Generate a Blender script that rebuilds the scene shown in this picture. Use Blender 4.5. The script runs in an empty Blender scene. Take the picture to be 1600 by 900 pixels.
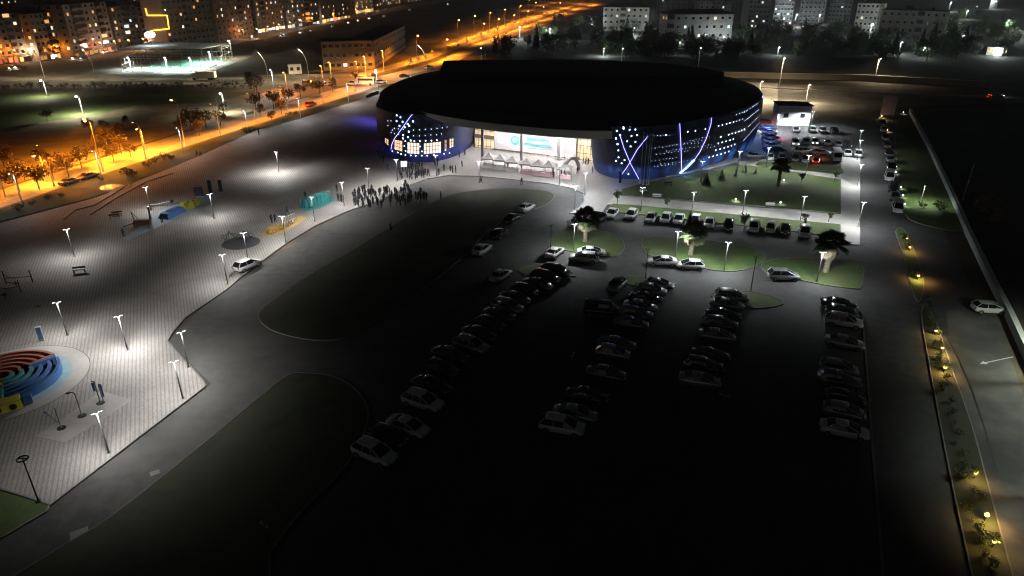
import bpy, bmesh, math, random
from mathutils import Vector, Matrix
from mathutils.bvhtree import BVHTree
from mathutils.geometry import tessellate_polygon
random.seed(7)
R = math.radians
SC = bpy.context.scene
COL = SC.collection
# ------------------------------------------------------------ camera, sky, exposure
FPX, YH, CH = 1067.0, -50.0, 41.0
PITCH = math.atan((450 - YH) / FPX)
cd = bpy.data.cameras.new('camera'); cam = bpy.data.objects.new('camera', cd); COL.objects.link(cam)
cam.location = (0, 0, CH); cam.rotation_euler = (math.pi / 2 - PITCH, 0, 0)
cd.sensor_width = 36.0; cd.lens = 36.0 * FPX / 1600.0; cd.clip_start = 0.5; cd.clip_end = 8000
SC.camera = cam
SC.view_settings.view_transform = 'Standard'; SC.view_settings.look = 'None'
SC.view_settings.exposure = 0.0; SC.view_settings.gamma = 1.0
SC.cycles.use_denoising = True
SC.cycles.max_bounces = 4; SC.cycles.diffuse_bounces = 2; SC.cycles.glossy_bounces = 2
SC.cycles.sample_clamp_indirect = 3.0; SC.cycles.filter_width = 1.05
w = bpy.data.worlds.new('World'); SC.world = w; w.use_nodes = True
nt = w.node_tree; bg = nt.nodes['Background']
sky = nt.nodes.new('ShaderNodeTexSky'); sky.sky_type = 'NISHITA'; sky.sun_disc = False
sky.sun_elevation = R(14); sky.sun_rotation = R(200)
hs = nt.nodes.new('ShaderNodeHueSaturation'); hs.inputs['Saturation'].default_value = 0.45
nt.links.new(sky.outputs['Color'], hs.inputs['Color']); nt.links.new(hs.outputs['Color'], bg.inputs['Color'])
bg.inputs['Strength'].default_value = 0.0025
LP = 3.5   # overall scale of the lamps

# ------------------------------------------------------------ helpers
def G(px, py, z=0.0):
    a = (px - 800) / FPX; b = (450 - py) / FPX
    dy = math.cos(PITCH) + b * math.sin(PITCH); dz = -math.sin(PITCH) + b * math.cos(PITCH)
    t = (z - CH) / dz
    return Vector((a * t, dy * t, z))
def GP(pts, z=0.0): return [G(x, y, z).to_2d() for x, y in pts]
def ang(p, q):
    a = G(*p); b = G(*q); return math.atan2(b.y - a.y, b.x - a.x)

def tag(o, label=None, cat=None, group=None, kind=None):
    if label: o['label'] = label
    if cat: o['category'] = cat
    if group: o['group'] = group
    if kind: o['kind'] = kind
    return o
def empty(name, loc, rz=0.0, label=None, cat=None, group=None):
    o = bpy.data.objects.new(name, None); COL.objects.link(o)
    o.location = loc; o.rotation_euler = (0, 0, rz); o.empty_display_size = 0.3
    return tag(o, label, cat, group)
def copy_tree(o, parent=None):
    c = o.copy(); COL.objects.link(c); c.parent = parent
    for ch in list(o.children): copy_tree(ch, c)
    return c
ORDS = ['first','second','third','fourth','fifth','sixth','seventh','eighth','ninth','tenth','eleventh','twelfth','thirteenth','fourteenth','fifteenth','sixteenth','seventeenth','eighteenth','nineteenth','twentieth']
TENS = {2:'twenty',3:'thirty',4:'forty',5:'fifty',6:'sixty',7:'seventy',8:'eighty',9:'ninety'}
TENTH = {3:'thirtieth',4:'fortieth',5:'fiftieth',6:'sixtieth',7:'seventieth',8:'eightieth',9:'ninetieth'}
def orw(i):
    if i < 20: return ORDS[i]
    n = i + 1
    return TENTH[n // 10] if n % 10 == 0 else TENS[n // 10] + '-' + ORDS[n % 10 - 1]

class MB:
    def __init__(s): s.v = []; s.f = []; s.m = []; s.smooth = []
    def add(s, vs, fs, mi=0, sm=False):
        o = len(s.v); s.v += [tuple(p) for p in vs]
        for f in fs: s.f.append(tuple(i + o for i in f)); s.m.append(mi); s.smooth.append(sm)
        return s
    def box(s, c, d, rz=0.0, mi=0, tx=1.0, ty=1.0):
        cx, cy, cz = c; hx, hy, hz = d[0] / 2, d[1] / 2, d[2] / 2
        vs = []
        for z, kx, ky in ((-hz, 1, 1), (hz, tx, ty)):
            for x, y in ((-hx, -hy), (hx, -hy), (hx, hy), (-hx, hy)):
                x *= kx; y *= ky
                vs.append((cx + x * math.cos(rz) - y * math.sin(rz), cy + x * math.sin(rz) + y * math.cos(rz), cz + z))
        return s.add(vs, [(3, 2, 1, 0), (4, 5, 6, 7), (0, 1, 5, 4), (1, 2, 6, 5), (2, 3, 7, 6), (3, 0, 4, 7)], mi)
    def tube(s, p0, p1, r0, r1=None, n=8, mi=0, caps=True):
        r1 = r0 if r1 is None else r1
        p0 = Vector(p0); p1 = Vector(p1); d = (p1 - p0).normalized()
        a = d.orthogonal().normalized(); b = d.cross(a)
        vs = [p0 + (a * math.cos(2 * math.pi * i / n) + b * math.sin(2 * math.pi * i / n)) * r0 for i in range(n)]
        vs += [p1 + (a * math.cos(2 * math.pi * i / n) + b * math.sin(2 * math.pi * i / n)) * r1 for i in range(n)]
        s.add(vs, [(i, (i + 1) % n, n + (i + 1) % n, n + i) for i in range(n)], mi, True)
        if caps: s.add(vs, [tuple(range(n - 1, -1, -1)), tuple(range(n, 2 * n))], mi)
        return s
    def path(s, pts, r, n=6, mi=0):
        for a, b in zip(pts[:-1], pts[1:]): s.tube(a, b, r, r, n, mi)
        return s
    def ball(s, c, r, n=8, m=6, mi=0, sz=1.0):
        vs = []; fs = []
        for j in range(m + 1):
            t = math.pi * j / m
            for i in range(n):
                p = 2 * math.pi * i / n
                vs.append((c[0] + r * math.sin(t) * math.cos(p), c[1] + r * math.sin(t) * math.sin(p), c[2] + r * sz * math.cos(t)))
        for j in range(m):
            for i in range(n): fs.append((j * n + i, (j + 1) * n + i, (j + 1) * n + (i + 1) % n, j * n + (i + 1) % n))
        return s.add(vs, fs, mi, True)
    def prism(s, poly, z0, z1, mi=0, side=True, top=True):
        poly = [Vector((p[0], p[1])) for p in poly]; n = len(poly)
        area = sum(poly[i].x * poly[(i + 1) % n].y - poly[(i + 1) % n].x * poly[i].y for i in range(n))
        if area < 0: poly = poly[::-1]
        if top:
            tris = tessellate_polygon([[Vector((p.x, p.y, 0)) for p in poly]])
            fs = []
            for t in tris:
                a, b, c = [poly[i] for i in t]
                if (b - a).x * (c - a).y - (b - a).y * (c - a).x < 0: t = t[::-1]
                fs.append(tuple(t))
            s.add([(p.x, p.y, z1) for p in poly], fs, mi)
        if side and z1 > z0:
            vs = [(p.x, p.y, z0) for p in poly] + [(p.x, p.y, z1) for p in poly]
            s.add(vs, [(i, (i + 1) % n, n + (i + 1) % n, n + i) for i in range(n)], mi)
        return s
    def ring(s, poly, w, z0, z1, mi=0):      # a kerb just outside a polygon
        poly = [Vector((p[0], p[1])) for p in poly]; n = len(poly)
        area = sum(poly[i].x * poly[(i + 1) % n].y - poly[(i + 1) % n].x * poly[i].y for i in range(n))
        if area < 0: poly = poly[::-1]
        out = []
        for i in range(n):
            a, b, c = poly[i - 1], poly[i], poly[(i + 1) % n]
            d1 = (b - a).normalized(); d2 = (c - b).normalized()
            n1 = Vector((d1.y, -d1.x)); n2 = Vector((d2.y, -d2.x)); m = n1 + n2
            m = m.normalized() if m.length > 1e-4 else n1
            out.append(b + m * w / max(0.5, m.dot(n1)))
        vs = [(p.x, p.y, z1) for p in poly] + [(p.x, p.y, z1) for p in out] + [(p.x, p.y, z0) for p in out] + [(p.x, p.y, z0) for p in poly]
        fs = []
        for i in range(n):
            j = (i + 1) % n
            fs += [(i, n + i, n + j, j), (n + i, 2 * n + i, 2 * n + j, n + j), (j, 3 * n + j, 3 * n + i, i)]
        return s.add(vs, fs, mi)
    def build(s, name, mats, parent=None, link=True):
        me = bpy.data.meshes.new(name); me.from_pydata(s.v, [], s.f)
        if not isinstance(mats, (list, tuple)): mats = [mats]
        for m in mats: me.materials.append(m)
        me.polygons.foreach_set('material_index', s.m); me.polygons.foreach_set('use_smooth', s.smooth)
        me.update()
        o = bpy.data.objects.new(name, me)
        if link: COL.objects.link(o)
        if parent: o.parent = parent
        return o
def spline(pts, k=8, closed=True):
    n = len(pts); out = []
    rng = range(n) if closed else range(n - 1)
    for i in rng:
        g = lambda j: Vector(pts[j % n]) if closed else Vector(pts[max(0, min(n - 1, j))])
        p0, p1, p2, p3 = g(i - 1), g(i), g(i + 1), g(i + 2)
        for j in range(k):
            t = j / k
            out.append(0.5 * ((2 * p1) + (p2 - p0) * t + (2 * p0 - 5 * p1 + 4 * p2 - p3) * t * t + (3 * p1 - p0 - 3 * p2 + p3) * t ** 3))
    if not closed: out.append(Vector(pts[-1]))
    return out

# ------------------------------------------------------------ materials
MATS = {}
def nodes(name):
    m = bpy.data.materials.new(name); m.use_nodes = True
    return m, m.node_tree, m.node_tree.nodes['Principled BSDF']
def mat(name, col, rough=0.7, metal=0.0, var=0.0, scale=1.0, spec=0.5, coat=0.0, bump=0.0):
    if name in MATS: return MATS[name]
    m, t, b = nodes(name)
    b.inputs['Base Color'].default_value = (*col, 1); b.inputs['Roughness'].default_value = rough
    b.inputs['Metallic'].default_value = metal; b.inputs['Specular IOR Level'].default_value = spec
    b.inputs['Coat Weight'].default_value = coat; b.inputs['Coat Roughness'].default_value = 0.05
    if var > 0 or bump > 0:
        tc = t.nodes.new('ShaderNodeTexCoord')
        n1 = t.nodes.new('ShaderNodeTexNoise'); n1.inputs['Scale'].default_value = scale; n1.inputs['Detail'].default_value = 6; n1.inputs['Roughness'].default_value = 0.7
        t.links.new(tc.outputs['Object'], n1.inputs['Vector'])
        mr = t.nodes.new('ShaderNodeMapRange'); mr.inputs['From Min'].default_value = 0.3; mr.inputs['From Max'].default_value = 0.7
        mr.inputs['To Min'].default_value = 1 - var; mr.inputs['To Max'].default_value = 1 + var
        t.links.new(n1.outputs['Fac'], mr.inputs['Value'])
        mx = t.nodes.new('ShaderNodeVectorMath'); mx.operation = 'SCALE'; mx.inputs[0].default_value = col
        t.links.new(mr.outputs['Result'], mx.inputs['Scale']); t.links.new(mx.outputs['Vector'], b.inputs['Base Color'])
        if bump > 0:
            bp = t.nodes.new('ShaderNodeBump'); bp.inputs['Strength'].default_value = bump; bp.inputs['Distance'].default_value = 0.05
            t.links.new(n1.outputs['Fac'], bp.inputs['Height']); t.links.new(bp.outputs['Normal'], b.inputs['Normal'])
    MATS[name] = m; return m
def emit(name, col, s):
    if name in MATS: return MATS[name]
    m, t, b = nodes(name)
    b.inputs['Base Color'].default_value = (*[min(1, c * 0.8) for c in col], 1)
    b.inputs['Emission Color'].default_value = (*col, 1); b.inputs['Emission Strength'].default_value = s
    MATS[name] = m; return m
def blend(name, c1, c2, scale, c3=None, scale3=0.15, rough=0.9, detail=8, bump=0.0, lo=0.4, hi=0.6):
    """two or three colours mixed by noise: ground, grass, asphalt"""
    m, t, b = nodes(name); L = t.links
    tc = t.nodes.new('ShaderNodeTexCoord')
    def noise(sc, d=detail):
        n = t.nodes.new('ShaderNodeTexNoise'); n.inputs['Scale'].default_value = sc; n.inputs['Detail'].default_value = d
        n.inputs['Roughness'].default_value = 0.65; L.new(tc.outputs['Object'], n.inputs['Vector']); return n
    def mix(fac, a, bb):
        x = t.nodes.new('ShaderNodeMix'); x.data_type = 'RGBA'
        r = t.nodes.new('ShaderNodeMapRange'); r.inputs['From Min'].default_value = lo; r.inputs['From Max'].default_value = hi
        L.new(fac, r.inputs['Value']); L.new(r.outputs['Result'], x.inputs['Factor'])
        for i, q in ((6, a), (7, bb)):
            if isinstance(q, tuple): x.inputs[i].default_value = (*q, 1)
            else: L.new(q, x.inputs[i])
        return x.outputs[2]
    n = noise(scale); c = mix(n.outputs['Fac'], c1, c2)
    if c3: c = mix(noise(scale3, 4).outputs['Fac'], c, c3)
    L.new(c, b.inputs['Base Color']); b.inputs['Roughness'].default_value = rough
    if bump:
        bp = t.nodes.new('ShaderNodeBump'); bp.inputs['Strength'].default_value = bump; bp.inputs['Distance'].default_value = 0.1
        L.new(n.outputs['Fac'], bp.inputs['Height']); L.new(bp.outputs['Normal'], b.inputs['Normal'])
    MATS[name] = m; return m
def paving(name, rz):
    m, t, b = nodes(name); L = t.links
    tc = t.nodes.new('ShaderNodeTexCoord'); mp = t.nodes.new('ShaderNodeMapping'); mp.inputs['Rotation'].default_value = (0, 0, rz)
    L.new(tc.outputs['Object'], mp.inputs['Vector'])
    br = t.nodes.new('ShaderNodeTexBrick'); br.inputs['Scale'].default_value = 1.0
    br.inputs['Brick Width'].default_value = 0.20; br.inputs['Row Height'].default_value = 0.26; br.inputs['Mortar Size'].default_value = 0.014
    br.offset = 0.0
    br.inputs['Color1'].default_value = (0.37, 0.35, 0.33, 1); br.inputs['Color2'].default_value = (0.30, 0.285, 0.27, 1); br.inputs['Mortar'].default_value = (0.21, 0.20, 0.19, 1)
    L.new(mp.outputs['Vector'], br.inputs['Vector'])
    # every second course is a darker paver
    sx = t.nodes.new('ShaderNodeSeparateXYZ'); L.new(mp.outputs['Vector'], sx.inputs['Vector'])
    md = t.nodes.new('ShaderNodeMath'); md.operation = 'PINGPONG'; md.inputs[1].default_value = 0.20; L.new(sx.outputs['X'], md.inputs[0])
    st = t.nodes.new('ShaderNodeMapRange'); st.inputs['From Min'].default_value = 0.08; st.inputs['From Max'].default_value = 0.12
    st.inputs['To Min'].default_value = 0.76; st.inputs['To Max'].default_value = 1.06; L.new(md.outputs[0], st.inputs['Value'])
    n = t.nodes.new('ShaderNodeTexNoise'); n.inputs['Scale'].default_value = 0.12; n.inputs['Detail'].default_value = 7; n.inputs['Roughness'].default_value = 0.7
    L.new(tc.outputs['Object'], n.inputs['Vector'])
    r = t.nodes.new('ShaderNodeMapRange'); r.inputs['From Min'].default_value = 0.3; r.inputs['From Max'].default_value = 0.7; r.inputs['To Min'].default_value = 0.78; r.inputs['To Max'].default_value = 1.15
    L.new(n.outputs['Fac'], r.inputs['Value'])
    mu = t.nodes.new('ShaderNodeMath'); mu.operation = 'MULTIPLY'; L.new(st.outputs['Result'], mu.inputs[0]); L.new(r.outputs['Result'], mu.inputs[1])
    v = t.nodes.new('ShaderNodeVectorMath'); v.operation = 'SCALE'; L.new(br.outputs['Color'], v.inputs[0]); L.new(mu.outputs[0], v.inputs['Scale'])
    L.new(v.outputs['Vector'], b.inputs['Base Color']); b.inputs['Roughness'].default_value = 0.75
    MATS[name] = m; return m
pv_dir = ang((225, 560), (225, 450))
M_pave = paving('paving', -(pv_dir - math.pi / 2))
M_path = mat('path_concrete', (0.42, 0.41, 0.38), 0.8, var=0.15, scale=0.5)
M_slab = mat('pale_slab', (0.36, 0.35, 0.33), 0.8, var=0.12, scale=0.6)
M_asph = blend('asphalt', (0.036, 0.036, 0.037), (0.070, 0.069, 0.067), 0.8, (0.10, 0.097, 0.092), 0.05, rough=0.85, lo=0.38, hi=0.68, bump=0.15)
M_asph2 = blend('asphalt_worn', (0.10, 0.098, 0.088), (0.15, 0.14, 0.125), 0.25, (0.05, 0.05, 0.048), 0.08, rough=0.85)
M_soil = blend('dry_soil', (0.12, 0.088, 0.058), (0.055, 0.042, 0.028), 0.08, (0.035, 0.03, 0.02), 0.02, bump=0.2)
M_soil2 = blend('pale_dirt', (0.34, 0.28, 0.2), (0.22, 0.18, 0.13), 0.1, (0.15, 0.12, 0.09), 0.05)
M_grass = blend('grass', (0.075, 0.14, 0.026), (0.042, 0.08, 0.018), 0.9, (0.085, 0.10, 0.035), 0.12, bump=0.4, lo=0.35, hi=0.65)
M_grass_dry_dim = blend('dry_grass_dim', (0.036, 0.054, 0.018), (0.018, 0.024, 0.011), 0.5, (0.048, 0.048, 0.026), 0.08, bump=0.4)  # darkness over the unlit lawns is put into this grass colour
M_kerb = mat('kerb', (0.18, 0.175, 0.165), 0.8, var=0.2, scale=1.0)
M_line = mat('road_paint', (0.5, 0.5, 0.47), 0.6, var=0.2, scale=2.0)
M_black = mat('black_metal', (0.02, 0.02, 0.022), 0.4, 0.3)
M_galv = mat('galvanised', (0.5, 0.5, 0.5), 0.4, 0.3)
M_white = mat('white_paint', (0.78, 0.78, 0.76), 0.6, var=0.05)
M_rubber = mat('rubber', (0.02, 0.02, 0.02), 0.8)
M_rim = mat('alloy', (0.45, 0.45, 0.46), 0.3, 0.8)
M_glass = mat('dark_glass', (0.012, 0.014, 0.018), 0.05, 0.0, spec=0.8)
M_bark = mat('bark', (0.14, 0.10, 0.07), 0.9, var=0.3, scale=3)
def leafmat(name, col):
    m = mat(name, col, 0.65, var=0.45, scale=0.7); return m
M_leaf = leafmat('leaf', (0.055, 0.085, 0.03)); M_leaf_d = leafmat('leaf_dark', (0.03, 0.05, 0.02)); M_leaf_p = leafmat('leaf_pale', (0.13, 0.13, 0.07))
M_leaf_con = leafmat('leaf_conifer', (0.025, 0.045, 0.022)); M_frond = leafmat('frond', (0.10, 0.135, 0.055)); M_dry = leafmat('dry_frond', (0.30, 0.25, 0.17))
E_led = emit('led_white', (0.9, 0.97, 1.0), 14); E_sod = emit('sodium_lamp', (1.0, 0.50, 0.12), 14); E_warm = emit('warm_lamp', (1.0, 0.72, 0.3), 9)
E_bluew = emit('led_blue_white', (0.5, 0.68, 1.0), 5.5); E_blue = emit('led_blue', (0.30, 0.26, 1.0), 4.2); E_red = emit('tail_lamp_lit', (1.0, 0.05, 0.04), 6)
E_head = emit('headlamp_lit', (1.0, 0.93, 0.8), 10)
E_win = [emit('window_warm', (1.0, 0.62, 0.26), 1.1), emit('window_white', (1.0, 0.88, 0.7), 1.3), emit('window_amber', (1.0, 0.45, 0.12), 1.0), emit('window_cool', (0.75, 0.9, 1.0), 1.2)]
M_head = mat('headlamp', (0.6, 0.62, 0.65), 0.1, 0.3); M_tail = mat('tail_lamp', (0.25, 0.01, 0.01), 0.2)

def point(parent, loc, power, col, rad=0.2, spot=146, rot=None, blendv=0.55):
    l = bpy.data.lights.new('lamp_light', 'SPOT' if spot else 'POINT'); l.energy = power * LP; l.color = col; l.shadow_soft_size = rad
    if spot: l.spot_size = R(spot); l.spot_blend = blendv
    o = bpy.data.objects.new('lamp_light', l); COL.objects.link(o); o.location = loc
    if rot: o.rotation_euler = rot
    if parent: o.parent = parent
    return o
WHT = (0.90, 0.97, 1.0); SOD = (1.0, 0.29, 0.018); WRM = (1.0, 0.68, 0.3)

# ------------------------------------------------------------ ground, roads, plaza
def sheet(name, poly, z, m, kind='structure', z0=None, label=None, cat=None, kerb=False, px=True, kz=0.03):
    pts = GP(poly) if px else poly
    b = MB(); b.prism(pts, z if z0 is None else z0, z, 0)
    if kerb: b.ring(pts, 0.12, 0.0, z + kz, 1)
    o = b.build(name, [m, M_kerb]); tag(o, label, cat, None, kind); return o
g = MB(); g.add([(-4000, -400, 0), (4000, -400, 0), (4000, 6000, 0), (-4000, 6000, 0)], [(0, 1, 2, 3)])
tag(g.build('ground', M_soil), kind='structure')
sheet('parking_asphalt', [(-400, 1300), (-300, 930), (0, 840), (80, 790), (330, 600), (262, 532), (330, 468), (400, 418), (545, 330), (690, 270), (900, 280), (1170, 240), (1186, 190), (1300, 186), (1405, 186), (1440, 300), (1475, 360), (1600, 620), (1680, 800), (1900, 1300)], 0.02, M_asph)
PLAZA = [(-260, 760), (-60, 745), (0, 765), (80, 790), (321, 605), (318, 597), (262, 534), (270, 520), (290, 497), (330, 470), (356, 452), (372, 438), (400, 416), (445, 383), (495, 352), (545, 330), (600, 311), (640, 290), (668, 280), (700, 275), (750, 276), (800, 281), (860, 288), (895, 295), (911, 303), (913, 315), (905, 325), (890, 334), (938, 337), (948, 322), (962, 306), (1010, 285), (1130, 260), (1148, 255), (1165, 262), (1186, 250), (1200, 243), (1215, 235), (1215, 130), (600, 118), (575, 152), (400, 204), (270, 262), (150, 310), (0, 350), (-300, 430)]
sheet('plaza', PLAZA, 0.14, M_pave, z0=0.0)
k = MB(); edge = GP(PLAZA[2:30])
for a, b in zip(edge[:-1], edge[1:]):
    d = (b - a); L = d.length; c = (a + b) / 2; n = Vector((d.y, -d.x)).normalized() * -0.0
    k.box((c.x, c.y, 0.0815), (L + 0.1, 0.16, 0.167), math.atan2(d.y, d.x))
tag(k.build('plaza_kerb', M_kerb), kind='structure')
# pale walkways round the garden
sheet('garden_path', [(962, 306), (1000, 309.5), (1314, 336), (1314, 281), (1200, 264), (1168, 259), (1190, 250), (1215, 248), (1235, 262), (1315, 268), (1312, 246), (1344, 246), (1343, 384), (1314, 382), (1314, 352), (1000, 321), (948, 320)], 0.15, M_path, z0=0.0)
GR = [('lawn', [(972, 297), (1010, 286), (1060, 279), (1115, 268), (1150, 259), (1185, 262), (1240, 270), (1312, 282), (1312, 334), (1150, 320), (1000, 308), (975, 305)]),
      ('lawn', [(957, 320), (1000, 323), (1150, 337), (1312, 352), (1312, 371), (1150, 352), (1000, 336), (948, 331)]),
      ('lawn', [(1182, 257), (1200, 254), (1300, 259), (1313, 264), (1312, 273), (1250, 267), (1190, 262)]),
      ('lawn', [(862, 372), (880, 364), (910, 359), (950, 362), (968, 371), (975, 385), (970, 397), (955, 402), (925, 398), (885, 392), (862, 384)]),
      ('lawn', [(1006, 374), (1060, 372), (1120, 378), (1180, 390), (1196, 401), (1180, 416), (1150, 424), (1110, 422), (1075, 412), (1030, 402), (1010, 397)]),
      ('lawn', [(1192, 412), (1230, 404), (1290, 406), (1344, 412), (1345, 448), (1330, 451), (1290, 446), (1240, 436), (1200, 428)]),
      ('lawn', [(970, 436), (990, 432), (1030, 436), (1052, 449), (1035, 453), (990, 447)]),
      ('lawn', [(1112, 460), (1150, 455), (1200, 463), (1222, 476), (1180, 482), (1130, 474)]),
      ('lawn', [(812, 424), (835, 416), (880, 420), (898, 432), (870, 430), (830, 432)]),
      ('lawn', [(405, 495), (412, 482), (440, 462), (480, 433), (520, 410), (560, 388), (600, 362), (650, 332), (700, 307), (760, 297), (810, 296), (850, 299), (866, 306), (850, 322), (800, 338), (762, 362), (730, 395), (690, 430), (640, 468), (590, 502), (555, 522), (520, 532), (475, 530), (432, 519), (412, 507)]),
      ('lawn', [(450, 588), (480, 585), (520, 590), (555, 610), (575, 650), (545, 722), (470, 800), (420, 868), (380, 960), (-100, 1000), (-20, 930), (100, 855), (178, 806), (300, 710), (400, 627)]),
      ('lawn', [(-100, 800), (-60, 748), (0, 767), (76, 791), (40, 818), (0, 842), (-80, 880)]),
      ('lawn', [(1402, 190), (1440, 200), (1470, 265), (1512, 345), (1505, 362), (1445, 352), (1412, 330), (1402, 260)]),
      ('lawn', [(1400, 362), (1412, 360), (1430, 400), (1442, 440), (1437, 470), (1428, 460), (1412, 400)]),
      ('lawn', [(1440, 490), (1456, 492), (1485, 575), (1515, 660), (1545, 770), (1580, 900), (1610, 1000), (1545, 1000), (1520, 900), (1485, 740), (1462, 620)])]
GLAB = ['garden lawn between the two pale paths', 'narrow grass strip behind the row of parked cars', 'grass median below the busy car park', 'small lawn island under the left palm', 'lawn island with the second palm', 'lawn island with the right palm',
        'end island of the second car row', 'end island of the third car row', 'end island of the first car row', 'large oval lawn inside the bend', 'dark lawn at lower left', 'corner lawn beside the plaza', 'lit lawn beside the boundary wall', 'narrow planting strip by the road', 'long planting strip with warm lamps']
GLAB_ = {}
for i, ((nm, poly), lb) in enumerate(zip(GR, GLAB)):
    pts = spline(GP(poly), 3) if i not in (0, 1) else GP(poly)
    o = sheet(nm, pts, 0.17 if i < 3 else 0.12, M_grass if i not in (9, 10, 14) else M_grass_dry_dim, z0=0.0, kerb=True, px=False)
    o['label'] = lb
# grass strip beside the sodium-lit road
sheet('verge', [(-200, 425), (0, 347), (150, 308), (270, 262), (330, 236), (402, 204), (470, 186), (575, 152), (690, 128), (680, 122), (600, 133), (560, 147), (420, 190), (290, 231), (150, 277), (0, 328), (-200, 400)], 0.16, M_grass_dry_dim, z0=0.0, kerb=True)
# roads
M_rdw = mat('road_lamplit_asphalt', (0.27, 0.26, 0.24), 0.8, var=0.2, scale=0.3)  # paler than asphalt: lamplight gathered on the road is put into the colour
sheet('frontage_road', [(-300, 430), (0, 325), (290, 229), (420, 188), (560, 145), (600, 131), (590, 122), (500, 146), (400, 176), (290, 206), (150, 250), (0, 297), (-300, 385)], 0.02, M_rdw)
sheet('highway_left_carriageway', [(590, 127), (700, 103), (760, 72), (850, 39), (930, 10), (1010, -14), (985, -17), (915, 7), (840, 34), (740, 70), (680, 97), (585, 122)], 0.024, M_rdw)
sheet('highway_right_carriageway', [(560, 122), (670, 94), (735, 68), (835, 32), (900, 8), (965, -14), (940, -16), (880, 5), (800, 34), (700, 70), (640, 93), (545, 118)], 0.028, M_rdw)
sheet('highway_verge_path', [(240, 130), (620, 108), (690, 76), (720, 66), (690, 74), (610, 104)], 0.012, M_soil2)
sheet('field_soil', [(-200, 400), (-200, 160), (0, 150), (420, 146), (470, 152), (380, 178), (290, 204), (150, 247), (0, 294)], .006, blend('field_dirt_lit', (0.40, 0.31, 0.22), (0.22, 0.17, 0.115), 0.06, (0.14, 0.13, 0.07), 0.03, bump=0.3))  # soil paler here: even light over the field is put into its colour
sheet('cross_road', [(-300, 140), (0, 138), (300, 136), (480, 132), (600, 128), (600, 120), (470, 126), (300, 129), (0, 131), (-300, 133)], 0.032, M_asph2)
sheet('cross_road_far_lane', [(-300, 129), (0, 128), (300, 126), (470, 122), (560, 117), (555, 113), (460, 118), (300, 122), (0, 123.5), (-300, 124)], 0.020, M_asph2)
sheet('back_road', [(1120, 128), (1300, 134), (1640, 148), (1700, 160), (1640, 160), (1400, 166), (1300, 186), (1186, 186), (1150, 150)], 0.016, M_asph2)
sheet('right_road', [(1478, 488), (1500, 478), (1560, 500), (1600, 620), (1700, 850), (1760, 1000), (1615, 1000), (1583, 900), (1548, 770), (1518, 660), (1490, 575)], 0.024, M_asph2)
sheet('outer_road', [(1440, 170), (1640, 166), (1700, 300), (1640, 560), (1605, 520), (1508, 330), (1430, 172)], 0.008, M_asph)
sheet('city_street', [(-300, 122), (0, 101), (100, 90), (180, 80), (250, 84), (330, 76), (400, 62), (560, 28), (700, 2), (760, -8), (740, -9), (680, 0), (540, 24), (390, 54), (300, 68), (180, 73), (80, 84), (0, 94), (-300, 112)], 0.016, M_rdw)
sheet('dirt_track', [(0, 226), (110, 218), (190, 200), (270, 196), (330, 186), (400, 150), (430, 138), (450, 140), (410, 165), (340, 196), (240, 212), (150, 236), (60, 250), (0, 252)], 0.012, M_soil2)
sheet('dirt_clearing', [(385, 160), (430, 138), (470, 146), (440, 168), (400, 178)], 0.018, M_soil2)
sheet('green_field', [(-200, 215), (-200, 150), (0, 148), (300, 146), (390, 146), (330, 160), (210, 165), (150, 180), (60, 192), (0, 203)], 0.014, M_grass)
sheet('sports_apron', [(190, 103), (200, 95), (330, 88), (400, 86), (330, 112), (300, 117), (215, 112)], 0.012, M_soil2)
sheet('sand_lot', [(455, 118), (500, 108), (520, 112), (480, 122)], 0.012, M_soil2)
sheet('far_lot', [(790, 88), (850, 66), (960, 60), (1000, 88), (900, 92)], 0.012, mat('pale_grey_dirt', (0.2, 0.2, 0.17), 0.9, var=0.4, scale=0.1))
# painted marks
def stripe(name, pts, w, m=M_line, z=0.03):
    b = MB()
    for p, q in zip(pts[:-1], pts[1:]):
        a = G(*p); c = G(*q); d = c - a; mid = (a + c) / 2
        b.box((mid.x, mid.y, z), (d.length, w, 0.008), math.atan2(d.y, d.x))
    return tag(b.build(name, m), kind='structure')
stripe('road_line', [(0, 316), (290, 221), (420, 182), (560, 141)], 0.15, z=0.03)
stripe('road_edge_line', [(1188, 139), (1300, 144), (1390, 149.5), (1545, 153)], 0.35, z=0.03)
stripe('lane_line', [(700, 93), (760, 63), (850, 33), (930, 3)], 0.3, z=0.036)
ar = MB(); a = G(1540, 567); c = G(1583, 558); d = c - a; th = math.atan2(d.y, d.x)
mid = (a + c) / 2; ar.box((mid.x, mid.y, 0.034), (d.length, 0.16, 0.008), th)
u = d.normalized(); n = Vector((-u.y, u.x, 0))
ar.add([a - u * 0.9 + Vector((0, 0, 0.038)), a + n * 0.35 + Vector((0, 0, 0.038)), a - n * 0.35 + Vector((0, 0, 0.038))], [(0, 2, 1)])
tag(ar.build('road_arrow', M_line), kind='structure')
stripe('drain_channel', [(1480, 525), (1515, 600), (1540, 675), (1556, 730), (1566, 752)], 0.16, M_black, 0.032)
stripe('lot_kerb', [(1347, 488), (1356, 600), (1363, 700), (1374, 830), (1384, 960)], 0.22, M_kerb, 0.09)
# asphalt patches and manholes
for px, py, ww in ((242, 739, 0.8), (124, 834, 1.3), (350, 676, 0.5)):
    p = G(px, py); b = MB(); b.box((p.x, p.y, 0.028), (ww, ww * 0.8, 0.014), 0.6)
    tag(b.build('drain_cover', mat('old_concrete', (0.22, 0.22, 0.21), 0.8)), 'pale square drain cover set in the asphalt near %s' % {242: 'the lawn kerb', 124: 'the lower left corner', 350: 'the lawn tip'}[px], 'drain cover')
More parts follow.
